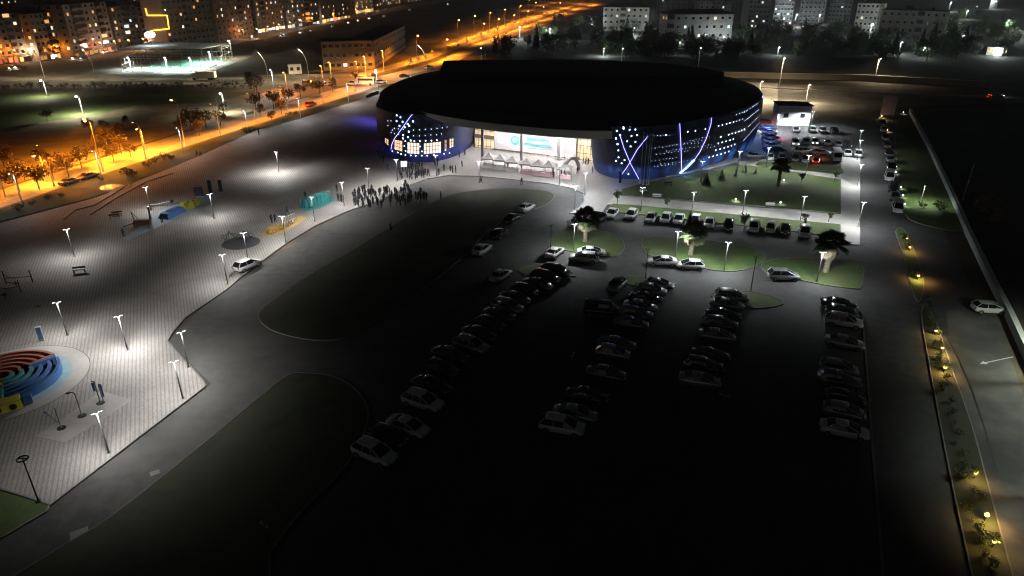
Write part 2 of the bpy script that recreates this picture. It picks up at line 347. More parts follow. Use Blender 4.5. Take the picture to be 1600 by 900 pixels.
# ------------------------------------------------------------ the exhibition hall
HR = 11.5
OUT = [(-33, 172), (-32, 164), (-28, 157.5), (-22, 154), (-14, 152.5), (-6, 150.5), (4, 146.5), (14, 142.5), (22, 141), (31, 142), (40, 148), (49, 156), (57, 165), (62.5, 174.5), (66, 186), (67, 198), (64, 211), (50, 222), (31, 228), (5, 231), (-15, 229), (-26, 220), (-32, 205), (-34.5, 188)]
roof_pts = spline(OUT, 6)
hall = empty('exhibition_hall', (0, 0, 0), 0, 'large dark oval exhibition hall with blue dotted walls and a bright glazed entrance', 'building')
M_roof = mat('roof_sheet', (0.022, 0.022, 0.024), 0.7, spec=0.4)
M_wallp = mat('wall_panel', (0.035, 0.05, 0.11), 0.42, 0.0, var=0.2, scale=0.8, spec=0.5)
M_fascia = mat('fascia', (0.78, 0.76, 0.75), 0.5, var=0.05)
cx, cy = 16, 188
b = MB()
n = len(roof_pts)
rings = []
for kk, zz in ((1.0, HR), (0.985, HR + 0.35), (0.8, HR + 1.0), (0.5, HR + 1.6), (0.02, HR + 1.8)):
    rings.append([(cx + (p.x - cx) * kk, cy + (p.y - cy) * kk, zz) for p in roof_pts])
vs = [p for r in rings for p in r]; fs = []
for j in range(len(rings) - 1):
    for i in range(n): fs.append((j * n + i, j * n + (i + 1) % n, (j + 1) * n + (i + 1) % n, (j + 1) * n + i))
b.add(vs, fs, 0, True)
roof = b.build('roof', M_roof, hall)
b = MB(); b.prism([(-21, 220), (-6, 222), (28, 221), (45, 214), (56, 202), (58, 194), (50, 186), (10, 190), (-20, 196)], HR, 15.2)
b.build('roof_box', M_roof, roof)
# walls: an open spline at each side of the entrance
def wall(path, name):
    pts = spline(path, 10, closed=False)
    prof = [(0.0, -0.9), (1.2, -0.45), (3.0, -0.1), (5.5, 0.25), (8.0, 0.35), (10.0, 0.2), (HR + 0.1, -0.05)]
    nn = len(pts); vs = []; nrm = []
    for i in range(nn):
        d = (pts[min(nn - 1, i + 1)] - pts[max(0, i - 1)]).normalized(); nrm.append(Vector((d.y, -d.x)))
    for z, o in prof:
        for i in range(nn): q = pts[i] + nrm[i] * o; vs.append((q.x, q.y, z))
    fs = [(j * nn + i, j * nn + i + 1, (j + 1) * nn + i + 1, (j + 1) * nn + i) for j in range(len(prof) - 1) for i in range(nn - 1)]
    b = MB(); b.add(vs, fs, 0, True); b.build(name, M_wallp, hall)
    return BVHTree.FromPolygons([Vector(v) for v in vs], [list(f) for f in fs]), pts
LW = [(5, 230.6), (-15, 228.6), (-26, 219.6), (-32, 205), (-34.2, 188), (-33, 172), (-31.8, 164.2), (-28, 158), (-22, 155.2), (-17, 156.5), (-12.5, 162), (-9.6, 171)]
RW = [(18.2, 155), (17.9, 148.5), (20.5, 143.2), (25, 141.3), (31, 142), (40, 148), (49, 156), (57, 165), (62.5, 174.5), (66, 186), (67, 198), (64, 211), (50, 221.6), (31, 227.6), (5, 230.6)]
bvL, ptsL = wall(LW, 'wall'); bvR, ptsR = wall(RW, 'wall')
CAMP = Vector((0, 0, CH))
def hit(px, py, bvs=(bvL, bvR)):
    d = (G(px, py) - CAMP).normalized(); best = None
    for bv in bvs:
        r = bv.ray_cast(CAMP, d)
        if r[0] is not None and (best is None or r[3] < best[1]): best = (r[0], r[3], r[1])
    if best is None: return None
    nn = best[2];
    if nn.dot(d) > 0: nn = -nn
    return best[0], nn
# LED dots
dots = []
def dot(px, py, r=0.16): dots.append((px, py, r))
def z1(pts, r):   # positions read in an enlargement of the left wing (8x from 570,150)
    for x, y in pts: dot(570 + x / 8, 150 + y / 8, r)
z1([(497, 150), (437, 178), (558, 165), (562, 190), (487, 205), (400, 242), (447, 266), (398, 313), (473, 323), (603, 318), (536, 350), (435, 373), (556, 372), (500, 390), (550, 445), (480, 490), (478, 530), (540, 515), (575, 556)], 0.21)
z1([(610, 425), (685, 422), (758, 418), (830, 413), (902, 405), (968, 398), (1027, 388), (610, 497), (683, 497), (755, 493), (825, 487), (897, 484), (958, 473), (480, 415), (420, 410), (370, 403), (345, 425), (290, 310), (328, 310), (290, 370), (330, 455), (372, 470), (420, 480)], 0.14)
z1([(508, 565), (620, 563), (687, 562), (760, 560), (833, 557), (900, 552), (495, 625), (690, 630), (510, 685), (715, 692), (508, 738), (575, 742), (637, 746), (712, 745), (780, 745), (862, 735), (455, 725), (415, 705), (345, 690), (385, 655), (990, 722), (1058, 714), (1005, 675)], 0.17)
def z3(pts, r):   # right wing (5.7x from 920,130)
    for x, y in pts: dot(920 + x / 5.696, 130 + y / 5.696, r)
z3([(308, 385), (310, 402), (250, 425), (278, 462), (242, 492), (256, 542), (1092, 272)], 0.21)
z3([(367, 382), (363, 415), (415, 412), (430, 462), (380, 470), (342, 517), (415, 523), (372, 562), (263, 598), (265, 660), (242, 693), (318, 684), (292, 712), (353, 808), (688, 461), (880, 432), (948, 424), (1037, 408)], 0.17)
z3([(1155, 380), (1188, 372), (1226, 362), (1255, 354), (1287, 345), (1313, 338), (1340, 328), (1368, 318), (1313, 280), (1340, 270), (1363, 260), (1385, 250)], 0.16)
z3([(1175, 477), (1245, 458), (1275, 448), (1305, 440), (1335, 430), (1360, 420), (1383, 410), (1152, 536), (1186, 526), (1220, 517), (1255, 507), (1285, 496), (1130, 596), (1167, 586), (1204, 575), (1238, 565), (1268, 555), (1298, 544), (1105, 650), (1140, 640), (1176, 630), (1212, 618), (1070, 660), (1245, 607)], 0.18)
for row, (y0, x0, x1, sl) in enumerate([(470, 580, 740, -.05), (548, 760, 1010, -.16), (578, 560, 980, -.12), (604, 690, 1100, -.14), (632, 600, 900, -.12), (690, 560, 800, -.14), (720, 640, 1030, -.12), (740, 585, 800, -.12), (590, 990, 1180, -.2), (510, 900, 1090, -.2)]):
    x = x0
    while x < x1:
        dot(920 + x / 5.696, 130 + (y0 + (x - x0) * sl + random.uniform(-4, 4)) / 5.696, random.choice([0.06, 0.08, 0.10])); x += random.uniform(26, 38)
for i in range(34):   # grazing rows at the far right end
    t = i / 33
    for yy, sl in ((176, -20), (190, -24), (205, -30), (219, -34)):
        if random.random() < 0.55: dot(1162 + t * 24, yy + sl * t * 0.8 + random.uniform(-.4, .4), 0.09)
dots = [(h, r) for h, r in ((hit(px, py), r) for px, py, r in dots) if h]
dots.sort(key=lambda q: -q[1])
rest = MB(); base_me = {}
def lampmesh(r, mb=None, c=(0, 0, 0), nn=None):
    mb = mb or MB(); q = nn.to_track_quat('Z', 'Y') if nn else None
    vs = []
    for z, k in ((0.0, 1.0), (0.05, 0.9), (0.08, 0.0)):
        for i in range(6):
            p = Vector((r * k * math.cos(i * math.pi / 3), r * k * math.sin(i * math.pi / 3), z))
            if q: p = q @ p
            vs.append(Vector(c) + p)
    fs = [(a * 6 + i, a * 6 + (i + 1) % 6, a * 6 + 6 + (i + 1) % 6, a * 6 + 6 + i) for a in (0, 1) for i in range(6)]
    mb.add(vs, fs); return mb
for i, ((h, nn), r) in enumerate(dots):
    if i < 96:
        if r not in base_me: base_me[r] = lampmesh(r).build('wall_lamp', E_bluew, None, link=False).data
        o = bpy.data.objects.new('wall_lamp', base_me[r]); COL.objects.link(o); o.parent = hall
        o.location = h + nn * 0.02; o.rotation_euler = nn.to_track_quat('Z', 'Y').to_euler()
    else: lampmesh(r, rest, h + nn * 0.02, nn)
tag(rest.build('wall_lamp_small', emit('led_dim', (0.5, 0.62, 1.0), 1.6), hall), kind='stuff')
# LED tubes
def tubeline(px, r=0.058, name='light_tube', m=E_blue):
    pts = []
    for (a, bb) in zip(px[:-1], px[1:]):
        for j in range(7):
            t = j / 6; h = hit(a[0] + (bb[0] - a[0]) * t, a[1] + (bb[1] - a[1]) * t)
            if h: pts.append(h[0] + h[1] * 0.12)
    if len(pts) > 2: MB().path(pts, r, 5).build(name, m, hall)
    return pts
tubeline([(648.5, 173.5), (640, 184), (628, 201), (617, 216), (612.5, 226), (611.5, 233)])
tubeline([(969, 212), (975, 231), (985, 255), (998, 279)])
tubeline([(1012, 213), (996, 233), (981, 259), (966, 280)])
tubeline([(1061.5, 193), (1063, 220), (1064, 245), (1064.5, 266)])
tubeline([(1112, 179), (1110, 195), (1103, 216), (1093, 237), (1084, 250)])
tubeline([(1084, 250), (1072, 262), (1062, 270)], 0.16, m=emit('led_blue_hot', (0.25, 0.5, 1.0), 12))
rim = [Vector((p.x, p.y, z)) for p, z in ((ptsR[80], 11.8), (ptsR[84], 11.4), (ptsR[88], 10.6), (ptsR[91], 9.5), (ptsR[94], 8.2))]
MB().path(rim, 0.12, 5).build('light_tube', E_blue, hall)
# warm-lit windows of the left wing, following the wall
def winpatch(x0, x1, ya, yb, m, sub=2, par=hall):
    def P(x, y):
        h = hit(x, y); return (h[0] + h[1] * 0.05) if h else None
    K = max(2, int((x1 - x0) / 4)); top = []; bot = []
    for i in range(K + 1):
        x = x0 + (x1 - x0) * i / K; a = P(x, ya[0] + (ya[1] - ya[0]) * i / K); c = P(x, yb[0] + (yb[1] - yb[0]) * i / K)
        if a is None or c is None: continue
        top.append(a); bot.append(c)
    if len(top) < 2: return
    b = MB(); b.add(top + bot, [(i, i + 1, len(top) + i + 1, len(top) + i) for i in range(len(top) - 1)])
    w_ = b.build('window', m, par); f = MB()
    off = lambda p: p + (CAMP - p).normalized() * 0.05
    for i in range(len(top)): f.tube(off(top[i]), off(bot[i]), 0.07, n=4)
    for t in (0.0, 0.33, 0.66, 1.0):
        f.path([off(p.lerp(q, t)) for p, q in zip(top, bot)], 0.06, 4)
    f.build('window_frame', mat('frame_dark', (0.05, 0.045, 0.05), 0.5), w_)
EW1 = emit('hall_window', (1.0, 0.66, 0.42), 1.25); EW2 = emit('hall_window_pale', (1.0, 0.80, 0.64), 1.35)
winpatch(601.5, 607.5, (215, 218), (222, 228), EW1); winpatch(616.5, 629, (218, 220), (233, 237), EW1)
winpatch(636.5, 655.5, (222, 223.5), (239.5, 241), EW2); winpatch(662, 689, (224, 221), (241, 238.5), EW2)
winpatch(694.5, 697.5, (219, 218), (236, 235), EW1); winpatch(702, 708.5, (217, 216), (232, 229), EW1)
# canopy
can_front = spline([(-20.5, 154.8), (-15, 149.6), (-8.5, 144.6), (-1, 140.4), (7, 136.8), (14, 135.0), (19.8, 134.8)], 6, closed=False)
b = MB(); nn = len(can_front); vs = []
back = [Vector((-19.8 + (39.6) * i / (nn - 1), 160 - 8 * i / (nn - 1))) for i in range(nn)]
for i, (p, q) in enumerate(zip(can_front, back)):
    t = min(1, i / 7); hgt = 0.5 + 1.15 * t
    vs += [(p.x, p.y, 11.95), (p.x + .1, p.y + .5, 11.95 - hgt), (q.x, q.y, 11.15), (q.x, q.y, 12.0)]
fs = []
for i in range(nn - 1):
    for a, c in ((0, 1), (1, 2), (2, 3), (3, 0)): fs.append((i * 4 + a, i * 4 + c, i * 4 + 4 + c, i * 4 + 4 + a))
fs += [(3, 2, 1, 0), tuple((nn - 1) * 4 + k for k in range(4))]
b.add(vs, fs); canopy = b.build('canopy', M_fascia, hall)
b = MB(); b.add([(p.x, p.y + .25, 12.0) for p in can_front] + [(p.x, p.y + 1.0, 12.03) for p in back], [(i, i + 1, nn + i + 1, nn + i) for i in range(nn - 1)])
b.build('canopy_top', M_roof, canopy)
# columns
for px in (754.5, 814.5, 872.5):
    p = G(px, 251); b = MB(); b.tube((p.x, p.y, 0.14), (p.x, p.y, 11.2), 0.36, 0.36, 14); b.tube((p.x, p.y, 0.14), (p.x, p.y, 0.5), 0.5, 0.45, 14)
    b.build('column', mat('column_stone', (0.36, 0.34, 0.34), 0.6), hall)
# entrance back wall and its rooms
A = Vector((-9.4, 170.8)); B = Vector((18.0, 156.5)); dirw = (B - A).normalized(); nrm = Vector((-dirw.y, dirw.x)) * -1
if nrm.y > 0: nrm = -nrm
def wp(t, off, z): q = A + dirw * t + nrm * off; return Vector((q.x, q.y, z))
WL = (B - A).length; wa = math.atan2(dirw.y, dirw.x)
def wbox(mb, t0, t1, z0, z1, off, th, mi=0):
    q = wp((t0 + t1) / 2, off, (z0 + z1) / 2); mb.box(q, (t1 - t0, th, z1 - z0), wa, mi)
M_in = mat('interior_white', (0.62, 0.57, 0.59), 0.7)
b = MB(); wbox(b, -1.5, WL + 1.5, 0.14, 11.3, -3.4, 0.3); b.build('lobby_wall', M_in, hall)
def tpx(px, py=215):     # parameter along the entrance wall under a pixel of the photograph
    d = G(px, py) - CAMP; d2 = Vector((d.x, d.y)); den = d2.x * dirw.y - d2.y * dirw.x
    s = (A.x * dirw.y - A.y * dirw.x) / den
    q = d2 * s; return (q - A).dot(dirw), CH + d.z * s

print('ZZ', tpx(774, 205), tpx(899, 205), tpx(840, 211), tpx(840, 229), tpx(840, 245))
def zpx(px, py): return tpx(px, py)[1]
def wpx(mb, x0, x1, y0, y1, off, th, mi=0):     # a box on the wall between two columns and rows of the photograph
    xm = (x0 + x1) / 2; wbox(mb, tpx(x0)[0], tpx(x1)[0], max(.15, zpx(xm, y1)), zpx(xm, y0), off, th, mi)
b = MB(); wpx(b, 773, 901, 196, 262, 0, 0.35); scr = b.build('sign_wall', M_in, hall)
for x0, x1 in ((741, 772), (902, 929)):
    g_ = MB(); wpx(g_, x0, x1, 196, 262, -0.5, 0.1)
    gl = g_.build('lobby_glazing', emit('lobby_glow', (1.0, 0.80, 0.50), 0.62), hall); f = MB()
    for i in range(6): x = x0 + (x1 - x0) * i / 5; wpx(f, x - .25, x + .25, 196, 262, 0.0, 0.12)
    for y in (204, 211, 216, 228, 240, 250): wpx(f, x0, x1, y - .35, y + .35, 0.03, 0.16)
    wpx(f, x0, x1, 211.5, 215.5, 0.02, 0.14)
    f.build('glazing_frame', mat('frame_brown', (0.16, 0.12, 0.10), 0.5), gl)
b = MB()
for i in range(9): wpx(b, 776 + i * 13.6, 787 + i * 13.6, 241, 262, 0.22, 0.08)
b.build('entrance_doors', emit('door_glow', (1.0, 0.90, 0.82), 1.0), hall)
b = MB(); wpx(b, 779, 786, 211, 223, 0.22, 0.08); wpx(b, 789.5, 797, 213, 224, 0.22, 0.08)
b.build('wall_screen', emit('screen_white', (1, 0.96, 0.94), 1.2), hall)
b = MB(); wpx(b, 773, 901, 205.5, 206.3, 0.3, 0.5); wpx(b, 773, 901, 239.4, 240.2, 0.3, 0.5)
b.build('wall_ledge', mat('frame_brown', (0, 0, 0)), hall)
E_teal = emit('sign_teal', (0.0, 0.50, 0.46), 0.55); E_tealp = emit('sign_pale', (0.45, 0.92, 0.92), 1.05)
def text(s, x0, x1, y0, y1, m, name, par, off=0.34, ext=0.03):
    cu = bpy.data.curves.new(name, 'FONT'); cu.body = s; cu.size = 1; cu.extrude = ext; cu.offset = .012
    o = bpy.data.objects.new(name, cu); COL.objects.link(o)
    dg = bpy.context.evaluated_depsgraph_get(); me = bpy.data.meshes.new_from_object(o.evaluated_get(dg)); bpy.data.objects.remove(o)
    xs_ = [v.co.x for v in me.vertices]; ys_ = [v.co.y for v in me.vertices]; xa, xb, ya, yb = min(xs_), max(xs_), min(ys_), max(ys_)
    ta, tb = tpx(x0)[0], tpx(x1)[0]; xm = (x0 + x1) / 2; za, zb_ = zpx(xm, y1), zpx(xm, y0)
    for v in me.vertices: v.co = ((v.co.x - xa) / (xb - xa) * (tb - ta), (v.co.y - ya) / (yb - ya) * (zb_ - za), v.co.z)
    me.materials.clear(); me.materials.append(m); q = bpy.data.objects.new(name, me); COL.objects.link(q); q.parent = par
    q.location = wp(ta, off, za); q.rotation_euler = (math.pi / 2, 0, wa); return q
sign = empty('entrance_sign', (0, 0, 0), 0, 'teal and white lettered sign above the hall entrance', 'sign')
sb = MB(); wpx(sb, 817.5, 863.5, 215, 231, 0.24, 0.05); sb.build('sign_board', mat('sign_back', (0.46, 0.48, 0.52), 0.5), sign)
text('ŞANLIURFA', 824, 859, 215.6, 221.5, E_teal, 'lettering', sign)
text('BÜYÜKŞEHİR BELEDİYESİ', 819, 862.5, 223.6, 229.2, E_teal, 'lettering', sign)
sl_ = MB(); wpx(sl_, 818, 852, 230, 230.7, 0.3, 0.05); sl_.build('sign_underline', E_tealp, sign)
em = MB(); tq, zq = tpx(805.5, 219); q = wp(tq, 0.3, zq)
for r0, r1, mi in ((1.1, 0.8, 0), (0.55, 0.0, 1)):
    vs = []; N = 22
    for i in range(N):
        a = 2 * math.pi * i / N
        for r in (r0, r1): p = q + Vector((dirw.x, dirw.y, 0)) * r * math.cos(a) + Vector((0, 0, r * math.sin(a))); vs.append(p)
    em.add(vs, [(2 * i, 2 * ((i + 1) % N), 2 * ((i + 1) % N) + 1, 2 * i + 1) for i in range(N)], mi)
for i in range(3): em.box(wp(tq, 0.34, zq - .7 + i * .5), (1.5 - i * .3, 0.05, 0.15), wa, 0)
em.build('emblem', [E_teal, E_tealp], sign)
# lights of the entrance: bright downlights under the canopy
for px, py, e in ((748, 243, 1500), (775, 247, 2300), (800, 250, 2300), (828, 252, 2300), (856, 254, 2300), (884, 256, 2300), (915, 260, 1600), (770, 268, 700), (820, 272, 700), (870, 276, 700)):
    p = G(px, py); point(hall, (p.x, p.y, 9.6), e * 0.52, (1.0, 0.96, 0.95), 0.5, spot=146)
for t in (3, 12, 17.5, 24.5): q = wp(t, 3.0, 8.8); point(hall, q, 20, (1.0, 0.88, 0.9), 0.4, spot=None)
q = wp(16, -1.5, 5); 
# blue wash lights along the foot of the wings
blue = (0.10, 0.22, 1.0)

def wash(pts, i, e, c, off=3.2, zt=3.2, cone=120):
    q = pts[i]; d = (pts[min(len(pts) - 1, i + 1)] - pts[max(0, i - 1)]).normalized(); nn_ = Vector((d.y, -d.x))
    loc = Vector((q.x + nn_.x * off, q.y + nn_.y * off, .35)); tgt = Vector((q.x, q.y, zt))
    point(hall, loc, e, c, .25, spot=cone, rot=(tgt - loc).to_track_quat('-Z', 'Y').to_euler(), blendv=.8)
for i in range(14, 132, 5):
    wash(ptsR, i, 60 if i < 50 else (260 if i < 75 else 380), (.17, .36 if i < 50 else .44, 1.0), 2.2, 1.0, 84)
for i in (52, 62, 68, 78, 84, 92, 97, 102, 106): wash(ptsL, i, 60 if i < 90 else 170, (.14, .16, 1.0), 2.5, 1.3, 86)
for px, py, e, c in ((1074, 277, 26, (.12, .35, 1)), (962, 292, 16, blue), (583, 192, 260, (.16, .12, 1)), (560, 186, 160, (.16, .12, 1)), (596, 225, 12, (.5, .1, 1)), (1199, 228, 70, (.15, .3, 1)), (1199, 212, 110, (.15, .22, 1)), (1197, 240, 80, (.2, .4, 1)), (1203, 205, 160, (.2, .25, 1))):
    p = G(px, py); point(hall, (p.x, p.y, 1.0 if px > 700 and px < 1190 else 3.6), e, c, 0.3, spot=168)

# ------------------------------------------------------------ tents and counters at the entrance
M_tent = mat('tent_canvas', (0.40, 0.39, 0.39), 0.8)
def tent():
    r = empty('gazebo', (0, 0, 0)); b = MB(); h = 1.5; ze = 2.2; zt = 3.35
    ring0 = [(-h, -h), (h, -h), (h, h), (-h, h)]
    pts = []
    for k, z in ((1.0, ze - .28), (1.0, ze), (0.6, ze + .28), (0.3, ze + .62), (0.02, zt)): pts += [(x * k, y * k, z) for x, y in ring0]
    fs = [(j * 4 + i, j * 4 + (i + 1) % 4, j * 4 + 4 + (i + 1) % 4, j * 4 + 4 + i) for j in range(4) for i in range(4)]
    b.add(pts, fs); b.build('tent_roof', M_tent, r)
    for x, y in ring0:
        MB().tube((x * .96, y * .96, 0), (x * .96, y * .96, ze), 0.045, n=6).build('leg', M_galv, r)
    return r
t0 = tent()
TP = [(764, 238.5), (782, 241), (800.5, 244), (823, 247), (841, 249.5), (857.5, 251), (882.5, 254)]
for i, (px, py) in enumerate(TP):
    p = G(px, py, 3.35); o = t0 if i == 0 else copy_tree(t0)
    o.location = (p.x, p.y, 0.14); o.rotation_euler = (0, 0, -0.22)
    tag(o, '%s peaked grey gazebo from the left in front of the entrance' % orw(i), 'gazebo', 'gazebos in front of the entrance')
M_cloth = [mat('cloth_white', (0.8, 0.78, 0.78), 0.8), mat('cloth_pink', (0.75, 0.45, 0.5), 0.8)]
for i, (px, py) in enumerate(TP):
    p = G(px, py, 3.35); b = MB(); b.box((0, 0, 0.40), (2.7, 0.8, 0.8), 0, 0)
    for s in (-1, 1): b.box((s * 1.2, 0.0, 0.415), (0.06, 0.84, 0.83), 0, 0)
    o = b.build('market_table', M_cloth[0 if i < 3 else 1]); o.location = (p.x, p.y - 1.0, 0.14); o.rotation_euler = (0, 0, -0.22)
    tag(o, '%s cloth-covered table under the %s gazebo from the left' % ('white' if i < 3 else 'pink', orw(i)), 'table', 'tables under the gazebos')
    g_ = MB()
    for k in range(5): g_.box((-1.1 + k * .52, random.uniform(-.15, .15), 0.12), (0.26, 0.24, random.uniform(.15, .28)), 0.2 * k)
    o2 = g_.build('goods_box', mat('goods_%d' % (i % 3), [(0.6, .5, .45), (.3, .3, .35), (.7, .2, .25)][i % 3], 0.7)); o2.location = (p.x, p.y - 1.0, 0.94); o2.rotation_euler = (0, 0, -.22)
    tag(o2, 'row of small goods on the table under the %s gazebo' % orw(i), 'goods', 'goods on the tables')
# white inflatable arch right of the gazebos, flag poles
p = G(893, 268); b = MB(); b.path([(math.cos(a) * 1.9, 0, max(0, math.sin(a)) * 3.0) for a in [math.pi * i / 12 for i in range(13)]], 0.42, 10)
o = b.build('balloon_arch', mat('balloon_white', (0.8, 0.78, 0.76), 0.5)); o.location = (p.x, p.y, 0.14); o.rotation_euler = (0, 0, 0.5); tag(o, 'white arch standing right of the last gazebo', 'arch')
for i, (px, py, ty) in enumerate(((999.5, 282, 222), (1005, 284, 218), (1010, 285, 213), (1013, 284, 214))):
    p = G(px, py + 6); b = MB(); b.tube((0, 0, 0), (0, 0, 10.5), 0.09, 0.05, 6); b.tube((0, 0, 0), (0, 0, 0.3), 0.2, 0.2, 8); b.ball((0, 0, 10.55), 0.12)
    o = b.build('flagpole', M_galv); o.location = (p.x, p.y, 0.14); tag(o, '%s bare flagpole from the left by the blue wall' % orw(i), 'flagpole', 'flagpoles by the blue wall')
p = G(967, 283); b = MB(); b.box((0, 0, 1.0), (0.5, 0.5, 2.0)); b.box((0, 0, 2.15), (0.7, 0.7, 0.3)); o = b.build('projector_box', M_black); o.location = (p.x, p.y - 1.5, .14); tag(o, 'dark equipment cabinet at the foot of the crossed light tubes', 'cabinet')
# ------------------------------------------------------------ plaza lamp posts
def make_post(h=4.5, lit=True):
    r = empty('lamp_post', (0, 0, 0))
    b = MB(); b.tube((0, 0, 0), (0, 0, h * .55), 0.075, 0.06, 8); b.tube((0, 0, h * .55), (0, 0, h), 0.06, 0.05, 8); b.tube((0, 0, 0), (0, 0, 0.06), 0.2, 0.2, 10)
    b.build('pole', [mat('pole_grey', (.10, .10, .105), .5)], r)
    for s in (-1, 1):
        a = MB(); a.tube((0, 0, h - .25), (s * .2, 0, h + .06), 0.03, n=6); a.box((s * .30, 0, h + .1), (0.38, 0.2, 0.06), 0)
        hd = a.build('lamp_head', M_galv, r)
        l = MB(); l.box((s * .30, 0, h + .052), (0.32, 0.16, 0.03)); l.build('lens', E_led if lit else M_glass, hd)
    return r
post0 = make_post()
POSTS = [  # base px, power, label
 (436, 270, 620, 'post alone in the bright pool of the empty upper plaza'), (236, 330, 300, 'post behind the blue and yellow play mound'), (335, 342, 420, 'post right of the play mound'),
 (117, 402, 420, 'post alone on the open left plaza'), (388, 408, 420, 'post behind the white car on the kerb'), (356, 445, 380, 'post just below left of the white car on the kerb'),
 (106, 525, 400, 'post above the coloured maze'), (200, 548, 560, 'post in the brightest pool right of the maze'), (295, 575, 420, 'post on the pointed kerb corner'), (286, 624, 420, 'post inside the pointed plaza corner'),
 (171, 709, 460, 'front post beside the pale exercise slab'), (447, 380, 380, 'post between the yellow play frame and the kerb'), (492, 347, 380, 'post in front of the turquoise play frame'), (538, 322, 420, 'post left of the main crowd'),
 (577, 298, 420, 'post behind the main crowd'), (621, 283, 380, 'post left of the upper crowd'), (682, 276, 380, 'post right of the upper crowd below the lit windows'),
 (749, 286, 420, 'post on the forecourt kerb left of the gazebos'), (874, 289, 420, 'post in front of the last gazebo'), (914, 306, 360, 'post at the narrow end of the forecourt'), (898, 328, 360, 'post on the tip of the paved wedge'),
 (1001, 331, 260, 'post below the flagpoles between the paths'), (1080, 339, 260, 'post on the middle of the garden path, second from left'), (1094, 286, 150, 'post by the blue wall left of the small conifers'), (1152, 269, 240, 'post by the blue wall right of the small conifers'),
 (1160, 336, 260, 'post on the garden path, third from left'), (1250, 346, 260, 'post on the garden path, fourth from left'), (1339, 250, 300, 'post at the top of the broad right walkway'), (1339, 292, 340, 'post on the right walkway, second from its top'),
 (1340, 356, 380, 'post on the right walkway nearest the camera'), (896, 393, 320, 'post beside the left palm island'), (1055, 406, 300, 'post left of the middle palm island lawn'), (1131, 424, 360, 'post at the front edge of the middle palm island'),
 (1276, 441, 300, 'post beside the right palm'), (1197, 263, 260, 'post at the left of the busy car park'), (1258, 276, 260, 'post in the middle of the busy car park median'), (1212, 206, 900, 'post at the left wall end of the white kiosk'), (1266, 201, 900, 'post at the right wall end of the white kiosk'), (1340, 233, 170, 'post above the busy car park by the road')]
pinst = [post0] + [copy_tree(post0) for _ in POSTS[1:]]
for i, (px, py, e, lb) in enumerate(POSTS):
    o = pinst[i]
    p = G(px, py); o.location = (p.x, p.y, 0.12); a = random.uniform(-.25, .25) + (0.5 if px < 400 else 0.0); o.rotation_euler = (random.uniform(-.012, .012), random.uniform(-.012, .012), a)
    tag(o, 'twin-head white lamp ' + lb, 'lamp post', 'white twin-head lamp posts')
    point(o, (0.0, -0.34, 4.40), e * (1.0 if px < 400 else (1.35 if px < 860 else 1.9)) * (1.7 if px == 200 else (1.3 if px == 436 else 1)), (0.93, 0.98, 1.0) if px > 860 else (1.0, 0.975, 0.94), 0.14, spot=168, blendv=.4)
# unlit posts
dk = empty('lamp_post', (0, 0, 0)); b = MB(); b.tube((0, 0, 0), (0, 0, 4.4), 0.07, 0.05, 8); b.tube((0, 0, 0), (0, 0, .08), .2, .2, 8); b.build('pole', M_black, dk)
b = MB()
for i in range(12):
    a, c = 2 * math.pi * i / 12, 2 * math.pi * (i + 1) / 12
    b.tube((.42 * math.cos(a), .42 * math.sin(a), 4.5), (.42 * math.cos(c), .42 * math.sin(c), 4.5), 0.06, n=6)
b.tube((-.42, 0, 4.5), (.42, 0, 4.5), .05); b.build('ring_head', M_black, dk)
p = G(61, 785); dk.location = (p.x, p.y, 0.14); tag(dk, 'unlit black post with a ring head at the lower left plaza corner', 'lamp post')
un0 = make_post(5.2, False)
for i, (px, py, lb) in enumerate(((708, 611, 'beside the first long car row'), (892, 622, 'beside the second car row'), (1121, 690, 'in front of the third car row'), (430, 905, 'at the bottom edge of the dark car park'), (1173, 455, 'at the roadside between the middle and right palm islands'), (1008, 442, 'at the left end of the middle palm island'), (860, 402, 'left of the left palm island'), (1336, 700, 'at the end of the right-hand car row'))):
    o = un0 if i == 0 else copy_tree(un0); p = G(px, py); o.location = (p.x, p.y, 0.02); o.rotation_euler = (0, 0, random.uniform(0, 3))
    tag(o, 'unlit twin-head lamp post ' + lb, 'lamp post', 'unlit lamp posts of the car park')

